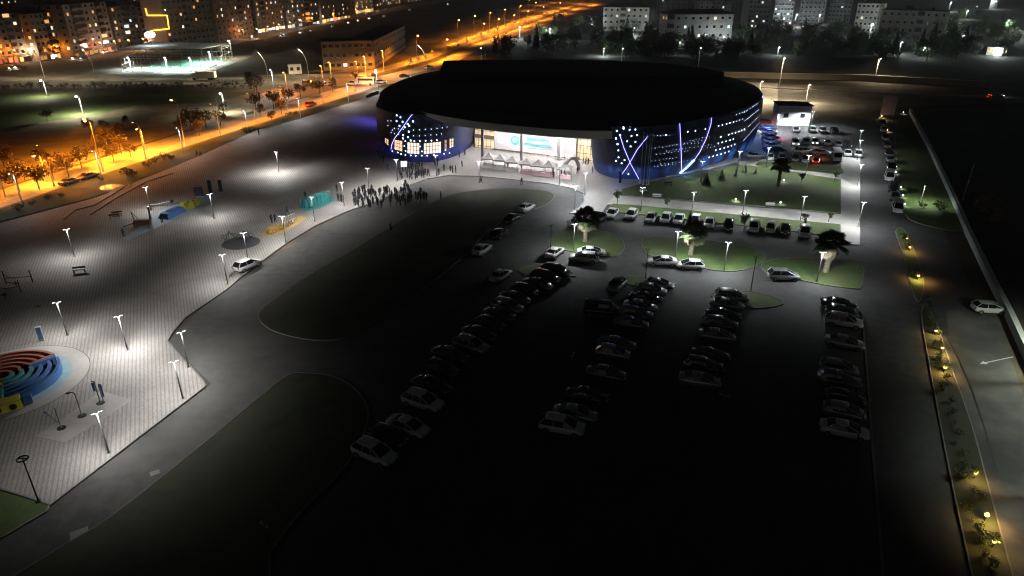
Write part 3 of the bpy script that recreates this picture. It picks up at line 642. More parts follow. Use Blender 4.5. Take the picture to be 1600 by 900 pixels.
# ------------------------------------------------------------ cars
def car_proto(kind):
    r = empty({'sedan': 'sedan_car', 'hatch': 'hatchback_car', 'suv': 'estate_car', 'van': 'van'}[kind], (0, 0, 0))
    L, W, H = {'sedan': (4.5, 1.76, 1.44), 'hatch': (4.05, 1.74, 1.5), 'suv': (4.45, 1.84, 1.68), 'van': (4.9, 1.9, 1.95)}[kind]
    hl = L / 2
    if kind == 'sedan': ST = [(-hl, .62, .78, .70), (-hl + .12, .34, .96, .80), (-hl + .75, .25, 1.02, .87), (-.6, .22, .95, .88), (.75, .22, .95, .88), (hl - .7, .25, .84, .86), (hl - .12, .34, .70, .78), (hl, .46, .56, .66)]; CB = (-1.75, -.85, .22, 1.22)
    elif kind == 'hatch': ST = [(-hl, .55, .8, .72), (-hl + .1, .32, 1.0, .82), (-hl + .7, .25, 1.03, .86), (-.5, .22, .98, .87), (.65, .22, .97, .87), (hl - .6, .25, .88, .85), (hl - .12, .34, .74, .78), (hl, .46, .58, .66)]; CB = (-1.94, -1.35, .2, 1.2)
    elif kind == 'suv': ST = [(-hl, .6, .9, .76), (-hl + .1, .36, 1.05, .86), (-hl + .7, .3, 1.08, .91), (-.5, .27, 1.05, .92), (.7, .27, 1.04, .92), (hl - .7, .3, .98, .9), (hl - .12, .4, .86, .84), (hl, .5, .7, .74)]; CB = (-2.14, -1.62, .25, 1.2)
    else: ST = [(-hl, .45, .95, .86), (-hl + .06, .3, 1.1, .93), (-hl + .7, .28, 1.1, .95), (-.5, .27, 1.1, .95), (.9, .27, 1.1, .95), (hl - .6, .3, 1.0, .92), (hl - .12, .4, .86, .86), (hl, .5, .66, .76)]; CB = (-2.4, -2.3, 1.0, 1.7)
    b = MB(); vs = []
    for x, z0, z1, hw in ST:
        zm = (z0 + z1) / 2
        vs += [(x, -hw * .8, z0), (x, -hw * .98, z0 + .08), (x, -hw * 1.0, zm), (x, -hw * .96, z1 - .07), (x, -hw * .84, z1), (x, 0, z1 + .03),
               (x, hw * .84, z1), (x, hw * .96, z1 - .07), (x, hw, zm), (x, hw * .98, z0 + .08), (x, hw * .8, z0), (x, 0, z0)]
    n = 12; fs = [(j * n + i, j * n + (i + 1) % n, (j + 1) * n + (i + 1) % n, (j + 1) * n + i) for j in range(len(ST) - 1) for i in range(n)]
    fs += [tuple(range(n - 1, -1, -1)), tuple((len(ST) - 1) * n + i for i in range(n))]
    b.add(vs, [f[::-1] for f in fs], 0, True)
    xr0, xr1, xf1, xf0 = CB; zb = ST[3][2] - .02; hw = ST[3][3]
    def cab(ins, zlo, k, zoff=0.0):
        # ring of the greenhouse: bottom (belt) and top (roof edge)
        bot = [(xr0, -hw * .86), (xr1 + .2, -hw * .95), (xf1, -hw * .95), (xf0 + .12, -hw * .86), (xf0 + .2, 0), (xf0 + .12, hw * .86), (xf1, hw * .95), (xr1 + .2, hw * .95), (xr0, hw * .86), (xr0 - .05, 0)]
        top = [(xr1 - .02, -hw * .66), (xr1 + .25, -hw * .75), (xf1 - .22, -hw * .75), (xf1, -hw * .66), (xf1 + .08, 0), (xf1, hw * .66), (xf1 - .22, hw * .75), (xr1 + .25, hw * .75), (xr1 - .02, hw * .66), (xr1 - .06, 0)]
        return bot, top
    bot, top = cab(0, 0, 0); N = 10
    zt = H - .07
    gl = MB(); gl.add([(x, y, zb) for x, y in bot] + [(x, y, zt) for x, y in top], [(i, (i + 1) % N, N + (i + 1) % N, N + i) for i in range(N)], 0, False)
    # roof and pillars in body colour, slightly proud
    rf = [(x * 1.0, y * 1.02, zt - .01) for x, y in top] + [(x * .93 if abs(x) > .5 else x, y * .78, H - .01) for x, y in top] + [((xr1 + xf1) / 2, 0, H + .02)]
    b.add(rf, [(i, (i + 1) % N, N + (i + 1) % N, N + i) for i in range(N)] + [(N + i, N + (i + 1) % N, 2 * N) for i in range(N)], 0, True)
    for i in (0, 3, 5, 8): b.tube((bot[i][0], bot[i][1] * 1.01, zb), (top[i][0], top[i][1] * 1.01, zt), 0.05, 0.045, 5)
    for s in (-1, 1):
        xm = (xr1 + xf1) / 2; b.tube((xm, s * hw * .955, zb), (xm, s * hw * .757, zt), 0.04, 0.035, 4)
        b.box((xf1 + .25, s * (hw + .08), zb + .1), (0.14, 0.2, 0.13))
        if kind == 'van': b.box((-1.3, s * hw * .87, (zb + zt) / 2), (1.5, 0.18, zt - zb))
    body = b.build('body', [mat('car_white', (0.75, 0.75, 0.74), 0.3, coat=1.0)], r)
    body.material_slots[0].link = 'OBJECT'; body.material_slots[0].material = MATS['car_white']
    gl.build('windows', M_glass, r)
    wr = .31 if kind in ('sedan', 'hatch') else .35
    for x in (-hl + .8, hl - .82):
        for s in (-1, 1):
            wmb = MB(); wmb.tube((x, s * (hw - .17), wr), (x, s * (hw + .012), wr), wr, wr, 16, 0); wmb.tube((x, s * (hw + .0), wr), (x, s * (hw + .03), wr), wr * .64, wr * .6, 12, 1)
            wmb.build('wheel', [M_rubber, M_rim], r)
    for s in (-1, 1):
        q = MB(); q.box((hl - .1, s * ST[-1][3] * .78, .64 if kind in ('sedan', 'hatch') else .76), (0.2, 0.36, 0.15), -s * .25); q.build('headlight', M_head, r)
        q = MB(); q.box((-hl + .045, s * ST[0][3] * .86, ST[0][2] + .02), (0.12, 0.3, 0.16), s * .2); q.build('tail_light', M_tail, r)
    q = MB(); q.box((-hl - .005, 0, .56), (0.03, 0.5, 0.11)); q.box((hl + .005, 0, .45), (0.03, 0.5, 0.11)); q.build('number_plate', M_white, r)
    return r
PR = {k: car_proto(k) for k in ('sedan', 'hatch', 'suv', 'van')}
used = set()
CC = {'white': mat('car_white', (0, 0, 0)), 'silver': mat('car_silver', (0.45, 0.46, 0.47), 0.3, 0.5, coat=1.0), 'grey': mat('car_grey', (0.16, 0.165, 0.17), 0.3, 0.4, coat=1.0), 'black': mat('car_black', (0.012, 0.012, 0.014), 0.25, 0.0, coat=1.0),
      'red': mat('car_red', (0.35, 0.02, 0.02), 0.3, 0.0, coat=1.0), 'blue': mat('car_blue', (0.03, 0.06, 0.2), 0.3, 0.3, coat=1.0), 'brown': mat('car_brown', (0.12, 0.07, 0.045), 0.3, 0.2, coat=1.0), 'bus_white': mat('car_white', (0, 0, 0))}
KN = {'sedan': 'sedan', 'hatch': 'hatchback', 'suv': 'estate car', 'van': 'van'}
def car(px, py, h, kind, colr, label, group=None, lights=None, scale=1.0, z=0.03):
    o = PR[kind] if kind not in used else copy_tree(PR[kind]); used.add(kind)
    p = G(px, py); o.location = (p.x, p.y, z); o.rotation_euler = (0, 0, h + random.uniform(-.03, .03)); o.scale = (scale,) * 3
    for c in o.children:
        if c.name.startswith('body'): c.material_slots[0].link = 'OBJECT'; c.material_slots[0].material = CC[colr]
        for key, nm, m in (('front', 'headlight', E_head), ('rear', 'tail_light', E_red)):
            if c.name.startswith(nm):
                c.material_slots[0].link = 'OBJECT'; c.material_slots[0].material = m if lights and key in lights else (M_head if nm == 'headlight' else M_tail)
    tag(o, label, 'van' if kind == 'van' else 'car', group)
    if lights and 'front' in lights: point(o, (2.5, 0, .7), 30, (1, .93, .8), 0.2, spot=120, rot=(0, -1.35, 0))
    if lights and 'rear' in lights: point(o, (-2.5, 0, .6), 8, (1, .05, .03), 0.2, spot=150)
    return o
# protos are placed by their first use; make sure copies never copy lamps of the proto: lit cars come last
h1 = ang((556, 704), (612, 727)); gaps = {}
def row(lst, h, desc, group, near_first=True):
    for i, (px, py, kind, c) in enumerate(lst):
        car(px, py, h, kind, c, '%s %s, %s %s' % (c, KN[kind], orw(i), desc), group)
row([(586, 716, 'suv', 'white'), (606, 690, 'hatch', 'black'), (638, 674, 'sedan', 'white'), (661, 635, 'suv', 'white'), (674, 609, 'sedan', 'black'), (688, 583, 'hatch', 'black'), (703, 561, 'sedan', 'black'), (736, 547, 'suv', 'silver'), (748, 528, 'sedan', 'black'), (765, 513, 'hatch', 'black'), (780, 498, 'sedan', 'grey'), (793, 486, 'suv', 'silver'), (804, 472, 'sedan', 'grey'), (820, 460, 'hatch', 'black'), (840, 450, 'sedan', 'grey'), (852, 440, 'suv', 'black')], h1, 'from the camera in the long left car row', 'cars in the long left row')
h2 = ang((852, 668), (904, 683))
row([(878, 674, 'suv', 'white'), (898, 654, 'sedan', 'silver'), (916, 626, 'sedan', 'black'), (946, 591, 'sedan', 'grey'), (957, 558, 'hatch', 'silver'), (963, 544, 'sedan', 'grey'), (985, 512, 'sedan', 'grey'), (992, 498, 'suv', 'grey'), (1000, 485, 'sedan', 'silver'), (1008, 472, 'sedan', 'black'), (1016, 461, 'suv', 'silver'), (1028, 450, 'sedan', 'silver')], h2 * .6, 'from the camera in the second car row', 'cars in the second row')
h3 = ang((1064, 597), (1120, 604))
row([(1092, 601, 'sedan', 'silver'), (1098, 580, 'suv', 'black'), (1109, 562, 'sedan', 'black'), (1119, 531, 'sedan', 'silver'), (1124, 514, 'suv', 'grey'), (1129, 499, 'sedan', 'black'), (1135, 482, 'sedan', 'silver'), (1142, 470, 'suv', 'silver')], h3, 'from the camera in the third car row', 'cars in the third row')
h4 = ang((1286, 671), (1346, 684))
row([(1317, 679, 'sedan', 'white'), (1317, 651, 'hatch', 'silver'), (1318, 630, 'hatch', 'black'), (1309, 602, 'suv', 'grey'), (1309, 582, 'hatch', 'silver'), (1318, 542, 'sedan', 'silver'), (1317, 509, 'suv', 'white'), (1314, 494, 'hatch', 'grey'), (1309, 482, 'sedan', 'black')], h4 * .9, 'from the camera in the right-hand car row', 'cars in the right-hand row')
hA = ang((950, 325), (1312, 368)) - math.pi / 2
row([(956, 338, 'sedan', 'white'), (986, 340, 'hatch', 'white'), (1017, 345, 'sedan', 'silver'), (1040, 346, 'hatch', 'white'), (1060, 347, 'sedan', 'white'), (1086, 349, 'hatch', 'white'), (1108, 353, 'sedan', 'silver'), (1138, 357, 'hatch', 'black'), (1177, 360, 'suv', 'white'), (1203, 361, 'hatch', 'white'), (1226, 363, 'sedan', 'black'), (1256, 368, 'suv', 'white')], hA, 'from left in the row below the garden path', 'cars parked below the garden path')
hR = ang((1379, 200), (1401, 330))
row([(1378, 195, 'sedan', 'brown'), (1380, 206, 'hatch', 'white'), (1383, 218, 'sedan', 'grey'), (1385, 231, 'suv', 'brown'), (1388, 243, 'sedan', 'black'), (1390, 253, 'hatch', 'grey'), (1392, 265, 'sedan', 'black'), (1388.5, 281, 'van', 'white'), (1395, 298, 'suv', 'black'), (1397.5, 311, 'sedan', 'grey'), (1401, 330, 'van', 'white')], hR, 'from the far end of the line along the right road', 'vehicles parked along the right road')
hB = ang((1193, 200), (1205, 236)) + math.pi / 2
row([(1201, 203, 'sedan', 'blue'), (1202, 210, 'sedan', 'white'), (1203.5, 217, 'sedan', 'silver'), (1204.5, 224, 'sedan', 'white'), (1206, 231, 'sedan', 'white'), (1206.5, 238, 'sedan', 'blue')], 0.0, 'from the top of the blue-lit column of cars', 'cars in the blue-lit column')
row([(1243, 206, 'sedan', 'silver'), (1269, 206, 'hatch', 'white'), (1285, 207, 'hatch', 'silver'), (1303, 208, 'hatch', 'black')], hA + .15, 'from left in front of the white kiosk', 'cars in front of the kiosk')
row([(1259, 225, 'hatch', 'silver'), (1292, 227, 'hatch', 'silver'), (1309, 229, 'sedan', 'silver'), (1325, 230, 'hatch', 'black')], hA, 'dim from left in the middle row of the busy lot', 'cars in the middle row of the busy lot')
row([(1214, 238, 'sedan', 'black'), (1255, 240, 'suv', 'white'), (1282, 241.5, 'sedan', 'white')], 0.1, 'from left in the aisle of the busy lot', 'cars in the aisle of the busy lot')
row([(1202, 249, 'sedan', 'white'), (1221, 250, 'hatch', 'silver'), (1241, 251, 'hatch', 'grey'), (1257, 253, 'suv', 'silver')], hA + .1, 'from left in the front row of the busy lot', 'cars in the front row of the busy lot')
row([(1323.5, 243, 'sedan', 'white'), (1340, 245, 'suv', 'white')], hA, 'from left at the end of the walkway by the lot', 'cars at the walkway end')
car(1179, 247, 0.1, 'sedan', 'silver', 'silver sedan alone at the blue wall below the car park', None)
# single cars
for px, py, h, k, c, lb in ((753, 395, ang((744, 401), (764, 386)), 'sedan', 'white', 'white sedan on the dark lane, upper of two near the oval lawn'), (782, 436, ang((771, 442), (793, 427)), 'sedan', 'white', 'white sedan on the dark lane beside the first car row'),
    (780, 370, ang((770, 376), (790, 362)), 'hatch', 'black', 'black hatchback on the lane beside the oval lawn'), (801, 346, ang((790, 352), (812, 339)), 'sedan', 'black', 'black sedan with lit roof on the lane near the oval lawn'),
    (822, 329, ang((812, 334), (832, 323)), 'sedan', 'white', 'white sedan on the lane nearest the entrance forecourt'), (866, 400, ang((856, 406), (877, 391)), 'sedan', 'white', 'white sedan stopped at the left palm island'),
    (912, 409, 2.95, 'suv', 'white', 'white estate car, front one of two beside the left palm island'), (924, 399, 0.05, 'sedan', 'white', 'white sedan, rear one of two beside the left palm island'),
    (1034, 414, 3.05, 'sedan', 'white', 'white sedan, left of two below the middle palm island'), (1078, 420, 3.02, 'hatch', 'white', 'white hatchback, right of two below the middle palm island'),
    (1223, 437, -.06, 'suv', 'silver', 'silver estate car below the right palm island'), (388, 420, ang((372, 426), (404, 412)), 'suv', 'white', 'white estate car parked on the plaza kerb'),
    (1543, 488, -.13, 'hatch', 'white', 'white hatchback alone by the boundary wall at right'), (963, 451, hA - .2, 'hatch', 'silver', 'silver hatchback alone left of the second car row'), (941, 492, -.2, 'van', 'black', 'black van alone left of the second car row'),
    (932, 349, hA - .3, 'suv', 'black', 'black estate car behind the left palm'), (906, 354, .1, 'sedan', 'white', 'white sedan behind the left palm and lamp'),
    (110, 288, ang((0, 312), (290, 220)), 'sedan', 'brown', 'brown sedan on the orange road, left of two'), (140, 279, ang((0, 312), (290, 220)), 'sedan', 'brown', 'brown sedan on the orange road, right of two'),
    (486, 166, ang((400, 180), (560, 135)), 'suv', 'red', 'dark red estate car on the orange road near the brown shrubs'), (483, 133, .1, 'van', 'brown', 'brown van on the cross road left of the police car'),
    (670, 108, .9, 'suv', 'silver', 'pale estate car on the highway above the hall roof'), (632, 121, .3, 'sedan', 'grey', 'grey sedan on the highway just left of the hall roof')):
    car(px, py, h, k, c, lb)
# lit cars, last
car(1242, 227, hA + .1, 'suv', 'white', 'white estate car with blazing headlights in the busy lot', None, ('front',))
car(1273, 225, hA, 'hatch', 'silver', 'silver hatchback with lit front between the dim cars', None, ('front',))
car(1276, 255, hA + math.pi - .2, 'hatch', 'red', 'red hatchback with lit tail lamps in the front row', None, ('rear',))
car(868, 430, h1, 'suv', 'black', 'black estate car with red lit tail lamps at the far row end', None, ('rear',))
car(508, 134, .2, 'sedan', 'white', 'white car with flashing blue and red light bar at the junction', None, ('front',))
car(595, 131, .2, 'suv', 'white', 'white car with headlights on left of the hall roof', None, ('front',))
car(552, 133.5, 3.2, 'van', 'white', 'white van queueing at the orange junction', None, ('front',))
p = G(1193, 192); car(1193, 193, 3.14, 'sedan', 'red', 'red sedan with lit tail lamps behind the hall end', None, ('rear',))
p = G(1276, 247); point(None, (p.x, p.y, 1.6), 170, (1.0, 0.25, 0.06), 0.3)
p = G(1222, 217); point(None, (p.x, p.y, 1.6), 130, (1.0, 0.03, 0.2), 0.3)
# white minibus in the busy lot
def minibus(px, py, h, lb, sc=1.0, name='minibus', z=.03, cat='bus'):
    r = empty(name, (0, 0, 0)); b = MB()
    vs = []; S = [(-3.0, .45, 2.35, .93), (-2.9, .35, 2.5, .97), (1.6, .35, 2.5, .97), (2.2, .35, 2.3, .95), (2.75, .4, 1.25, .92), (3.0, .5, 1.0, .82)]
    for x, z0, z1, hw in S: vs += [(x, -hw, z0), (x, -hw, z1 - .15), (x, -hw * .88, z1), (x, hw * .88, z1), (x, hw, z1 - .15), (x, hw, z0)]
    n = 6; fs = [(j * n + i, (j + 1) * n + i, (j + 1) * n + (i + 1) % n, j * n + (i + 1) % n) for j in range(5) for i in range(n)] + [tuple(range(n)), tuple(5 * n + n - 1 - i for i in range(n))]
    b.add(vs, fs, 0, False); b.build('body', CC['white'], r)
    g_ = MB(); g_.add([(2.24, -.86, 2.22), (2.24, .86, 2.22), (2.76, .84, 1.3), (2.76, -.84, 1.3)], [(0, 1, 2, 3), (3, 2, 1, 0)])
    for s in (-1, 1): g_.box((-.5, s * .975, 1.72), (4.4, 0.03, 0.6))
    g_.box((-3.0, 0, 1.75), (0.04, 1.5, .6)); g_.build('windows', M_glass, r)
    for x in (-1.9, 1.9):
        for s in (-1, 1): MB().tube((x, s * .8, .37), (x, s * .99, .37), .37, n=14).build('wheel', M_rubber, r)
    for s in (-1, 1): q = MB(); q.box((2.98, s * .6, .85), (.1, .3, .16)); q.build('headlight', M_head, r)
    p = G(px, py); r.location = (p.x, p.y, z); r.rotation_euler = (0, 0, h); r.scale = (sc,) * 3; return tag(r, lb, cat)
minibus(1306, 250, hA + .05, 'white minibus in the front row of the busy lot')
minibus(626, 119, 3.1, 'white minibus passing the roundabout by the hall roof', 1.3); bpy.data.objects['minibus.001'].location = G(570, 133)
# police light bar
o = [x for x in COL.objects if x.get('label', '').startswith('white car with flashing')][0]
b = MB(); b.box((0, -.3, 1.52), (.3, .6, .12)); b.build('light_bar', emit('beacon_blue', (0.2, 0.3, 1.0), 15), o); b = MB(); b.box((0, .3, 1.52), (.3, .6, .12)); b.build('light_bar', E_red, o)
point(o, (0, 0, 2.0), 160, (.5, .3, 1.0), .3)
# lorry and small site lorries near the pitch
def lorry(px, py, h, lb):
    r = empty('lorry', (0, 0, 0)); b = MB(); b.box((3.2, 0, 1.6), (1.9, 2.3, 2.2), 0, 0, .92, .96); b.build('cab', CC['white'], r)
    b = MB(); b.box((4.1, 0, 2.1), (.12, 1.9, .8)); b.build('windscreen', M_glass, r)
    b = MB(); b.box((-1.5, 0, 2.1), (7.2, 2.4, 2.3)); b.build('cargo_box', mat('cargo_cream', (.6, .55, .45), .6), r)
    b = MB(); b.box((0, 0, .75), (8.8, 1.0, .3)); b.build('chassis', M_black, r)
    for x in (-4, -2.8, 3.1):
        for s in (-1, 1): MB().tube((x, s * .9, .5), (x, s * 1.15, .5), .5, n=12).build('wheel', M_rubber, r)
    p = G(px, py); r.location = (p.x, p.y, .04); r.rotation_euler = (0, 0, h); return tag(r, lb, 'lorry')
lorry(318, 125, 3.14, 'cream box lorry parked on the cross road below the pitch')

# ------------------------------------------------------------ people
def person_mesh(pose):
    st = {'stand': ((-.10, 0), (.10, .02), .06, .06), 'walk': ((-.1, .28), (.1, -.26), .22, -.2), 'talk': ((-.11, .04), (.11, -.05), .12, .3)}[pose]
    V = []; E = []; Rr = []
    def v(p, r, par=None):
        V.append(p); Rr.append(r)
        if par is not None: E.append((par, len(V) - 1))
        return len(V) - 1
    pel = v((0, 0, .95), .15); wst = v((0, 0, 1.1), .135, pel); ch = v((0, 0, 1.3), .155, wst); sh = v((0, 0, 1.43), .10, ch); nk = v((0, .01, 1.5), .055, sh); hd = v((0, .015, 1.6), .085, nk); v((0, .01, 1.7), .08, hd)
    for s, (fx, fy) in ((-1, st[0]), (1, st[1])):
        hp = v((s * .09, 0, .88), .10, pel); kn = v((s * .10, fy * .5 + .03, .49), .065, hp); an = v((fx, fy, .09), .045, kn); v((fx, fy + .15, .04), .04, an)
        sw = st[2] if s < 0 else st[3]
        s1 = v((s * .19, 0, 1.40), .06, sh); el = v((s * .25, -sw * .4, 1.14), .045, s1); wr = v((s * .25, sw * .8 + .05, .92 if pose != 'talk' or s < 0 else 1.12), .033, el); v((s * .25, sw * .9 + .1, .83 if pose != 'talk' or s < 0 else 1.16), .038, wr)
    me = bpy.data.meshes.new('person'); me.from_pydata(V, E, [])
    o = bpy.data.objects.new('person', me); COL.objects.link(o)
    o.modifiers.new('s', 'SKIN'); me.skin_vertices[0].data[0].use_root = True
    for i, r in enumerate(Rr): me.skin_vertices[0].data[i].radius = (r, r * (.75 if i in (0, 1, 2) else 1))
    o.modifiers.new('u', 'SUBSURF').levels = 1
    dg = bpy.context.evaluated_depsgraph_get(); m2 = bpy.data.meshes.new_from_object(o.evaluated_get(dg)); bpy.data.objects.remove(o)
    for p in m2.polygons:
        c = p.center; p.use_smooth = True
        if c.z > 1.6 and (c.y < .06 or c.z > 1.66): k = 3
        elif c.z > 1.47: k = 2
        elif abs(c.x) > .2 and (c.z < .9 or (c.z > 1.1 and c.y > .33)): k = 2
        elif c.z > .93: k = 1
        elif c.z > .1: k = 0
        else: k = 4
        p.material_index = k
    return m2
PCOL = {'dark': ((.02, .02, .03), (.025, .025, .03)), 'grey': ((.03, .03, .035), (.15, .15, .16)), 'white': ((.03, .035, .06), (.6, .6, .58)), 'blue': ((.02, .02, .025), (.04, .06, .14)), 'brown': ((.05, .04, .035), (.12, .07, .05))}
M_skin = mat('skin', (.42, .27, .19), .6); M_hair = mat('hair', (.015, .012, .01), .6)
PME = {}
for ps in ('stand', 'walk', 'talk'):
    base = person_mesh(ps)
    for cn, (lo, hi) in PCOL.items():
        m = base.copy(); m.materials.clear()
        for mm in (mat('trousers_' + cn, lo, .8), mat('top_' + cn, hi, .8), M_skin, M_hair, M_black): m.materials.append(mm)
        PME[ps, cn] = m
TOP = {'dark': 'black', 'grey': 'grey', 'white': 'white', 'blue': 'dark blue', 'brown': 'brown'}
VERB = {'stand': 'standing', 'walk': 'walking', 'talk': 'standing and gesturing'}
def person(px, py, label, group=None, ps=None, cn=None, z=.14, rz=None):
    ps = ps or random.choice(['stand', 'walk', 'talk', 'stand']); cn = cn or random.choice(['dark', 'dark', 'dark', 'grey', 'blue', 'brown', 'white'])
    o = bpy.data.objects.new('person', PME[ps, cn]); COL.objects.link(o); p = G(px, py); o.location = (p.x, p.y, z); s = random.uniform(.93, 1.06); o.scale = (s * 1.05, s * 1.05, s)
    o.rotation_euler = (0, 0, rz if rz is not None else random.uniform(0, 6.28)); tag(o, label.format(c=TOP[cn], v=VERB[ps]), 'person', group)
SOLO = [(308, 245, 'walk', 'left of two people walking by the upper grass verge'), (314, 245, 'walk', 'right of two people walking by the upper grass verge'), (405, 212, 'stand', 'person standing alone near the dark hedge by the verge'), (478, 313, 'stand', 'person standing above the turquoise play frame'),
        (527, 301, 'stand', 'person standing left behind the post by the crowd'), (529, 316, 'stand', 'left of two people just left of the crowd'), (534, 317, 'talk', 'right of two people just left of the crowd'), (634, 293, 'stand', 'person alone between the two crowds'),
        (591, 246, 'stand', 'left of three people at the left foot of the hall'), (596.5, 246, 'stand', 'middle of three people at the left foot of the hall'), (602, 246, 'talk', 'right of three people at the left foot of the hall'), (594, 237, 'stand', 'person behind the three at the left foot of the hall'), (600, 255, 'walk', 'person in front of the three at the hall foot'), (606, 267, 'walk', 'person in blue light left of the upper crowd'),
        (680, 261, 'stand', 'left of two people under the lamp below the lit windows'), (684, 261, 'talk', 'right of two people under the lamp below the lit windows'), (686, 275, 'stand', 'person on the kerb right of the upper crowd'), (694, 268, 'stand', 'person standing alone right of the lamp on the forecourt'), (704, 270, 'talk', 'left of the small group left of the gazebos'), (707, 271.5, 'stand', 'middle of the small group left of the gazebos'), (712, 271, 'stand', 'right of the small group left of the gazebos'), (722, 262, 'stand', 'person by the blue wall left of the gazebos'), (727, 244, 'walk', 'person close to the blue lit wall end'), (718, 247, 'stand', 'person beside the blue lit wall'),
        (752, 287, 'walk', 'person walking on the kerb below the gazebos at left'), (815, 291, 'walk', 'person walking on the kerb below the middle gazebos'), (788, 266, 'stand', 'left of two people before the second gazebo'), (794, 265, 'talk', 'right of two people before the second gazebo'), (815, 266, 'stand', 'person before the fourth gazebo'), (864, 270, 'stand', 'person before the sixth gazebo'), (864.5, 279, 'walk', 'person below the sixth gazebo nearer the kerb'), (877, 275, 'stand', 'left of two people before the last gazebo'), (882, 272, 'stand', 'right of two people before the last gazebo'), (903, 257, 'stand', 'person at the yellow lit glass entrance'), (911, 258, 'stand', 'left of three people in the yellow doorway'), (915, 258, 'stand', 'middle of three people in the yellow doorway'), (919, 258, 'talk', 'right of three people in the yellow doorway'), (902, 273, 'walk', 'person walking right of the white arch'), (925.5, 272, 'stand', 'person at the corner of the blue wall'),
        (689, 312, 'stand', 'person standing alone on the dark lawn'), (611, 364, 'walk', 'person walking alone on the dark lane'), (742, 385, 'stand', 'person standing behind the white car on the lane'), (194, 372, 'stand', 'person standing at the end of the play slab'), (254, 350, 'stand', 'person standing on the blue end of the play mound'), (425, 350, 'stand', 'left of two people behind the yellow play frame'), (431, 349, 'talk', 'right of two people behind the yellow play frame'), (450, 337, 'walk', 'person between the yellow and turquoise frames')]
for px, py, ps, lb in SOLO: person(px, py, '%s' % lb + ' in {c} top', 'people about the plaza' if False else None, ps)
def crowd(poly, n, desc, group, z=.14):
    xs = [p[0] for p in poly]; ys = [p[1] for p in poly]; out = []
    def inside(x, y):
        c = False
        for i in range(len(poly)):
            (x1, y1), (x2, y2) = poly[i - 1], poly[i]
            if (y1 > y) != (y2 > y) and x < (x2 - x1) * (y - y1) / (y2 - y1) + x1: c = not c
        return c
    tries = 0
    while len(out) < n and tries < 9000:
        tries += 1; x, y = random.uniform(min(xs), max(xs)), random.uniform(min(ys), max(ys))
        if inside(x, y) and all(abs(x - a) > 1.9 or abs(y - b) > 1.6 for a, b in out): out.append((x, y))
    out.sort()
    for i, (x, y) in enumerate(out): person(x, y, 'person in {c} top, %s from left in %s' % (orw(i), desc), group, z=z, rz=math.atan2(130 - G(x, y).y, -20 - G(x, y).x) + random.uniform(-1, 1))
crowd([(622, 272), (640, 262), (668, 264), (670, 277), (648, 283), (625, 282)], 40, 'the upper crowd beside the banner', 'people in the upper crowd')
crowd([(549, 312), (560, 302), (600, 300), (640, 298), (660, 305), (668, 314), (640, 322), (600, 327), (556, 327)], 78, 'the main crowd at the kerb', 'people in the main crowd', .10)
p = G(632, 271); r = empty('bright_banner', (p.x, p.y, .14), .4, 'small glowing white banner held up beside the upper crowd', 'banner')
b = MB(); b.box((0, 0, 2.0), (1.3, .06, 1.2)); b.build('banner_face', emit('banner_white', (.8, .85, 1.0), 2.0), r)
for s in (-1, 1): MB().tube((s * .6, .06, 0), (s * .6, .06, 2.6), .03, n=6).build('banner_pole', M_galv, r)
# extra light over the crowd kerb, from real lamp posts only
# ------------------------------------------------------------ plants
def leaves(mb, centres, rad, n, size, mi=0):
    for _ in range(n):
        c = random.choice(centres); d = Vector((random.gauss(0, 1), random.gauss(0, 1), random.gauss(0, 1))).normalized() * rad * random.random() ** .4
        p = Vector(c) + d; a = Vector((random.gauss(0, 1), random.gauss(0, 1), random.gauss(0, .6))).normalized(); bb = a.orthogonal().normalized(); bb.rotate(Matrix.Rotation(random.uniform(0, 6.28), 3, a)); s = size * random.uniform(.6, 1.3)
        mb.add([p - a * s, p + bb * s * .6, p + a * s, p - bb * s * .6], [(0, 1, 2, 3)], mi)
def broad(h, r, n, m, seed, name='tree', low=.5):
    random.seed(seed); e = empty(name, (0, 0, 0)); t = MB(); hc = h * (.42 if low > .4 else .2); t.tube((0, 0, 0), (.05, .03, hc), h * .028, h * .02, 7)
    cs = []
    for i in range(9):
        a = random.uniform(0, 6.28); q = Vector((math.cos(a) * r * random.uniform(.25, .75), math.sin(a) * r * random.uniform(.25, .75), h * random.uniform(low, .86))); cs.append(q)
        t.tube((.05, .03, hc * random.uniform(.8, 1)), q, h * .013, h * .004, 5)
    t.build('trunk', M_bark, e); c = MB(); leaves(c, cs, r * .46, n, h * .045); c.build('crown', m, e); return e
def conifer(h, r, n, m, seed):
    random.seed(seed); e = empty('conifer', (0, 0, 0)); MB().tube((0, 0, 0), (0, 0, h * .95), h * .025, .02, 6).build('trunk', M_bark, e); c = MB()
    for _ in range(n):
        t = random.random() ** .7; z = h * (.12 + .86 * (1 - t)); a = random.uniform(0, 6.28); rr = r * t * random.uniform(.5, 1.05) + .03
        p = Vector((math.cos(a) * rr, math.sin(a) * rr, z)); u = Vector((math.cos(a), math.sin(a), -.45)).normalized(); v_ = Vector((-math.sin(a), math.cos(a), 0)); s = h * .07 * (.5 + t)
        c.add([p - u * s, p + v_ * s * .45, p + u * s, p - v_ * s * .45], [(0, 1, 2, 3)])
    c.build('crown', m, e); return e
def shrub(h, n, m, seed, name='shrub'):
    random.seed(seed); e = empty(name, (0, 0, 0)); t = MB(); cs = []
    for i in range(6):
        a = random.uniform(0, 6.28); q = Vector((math.cos(a) * h * .35, math.sin(a) * h * .35, h * random.uniform(.35, .75))); cs.append(q); t.tube((0, 0, 0), q, h * .03, h * .012, 5)
    t.build('stem', M_bark, e); c = MB(); leaves(c, cs, h * .33, n, h * .075); c.build('foliage', m, e); return e
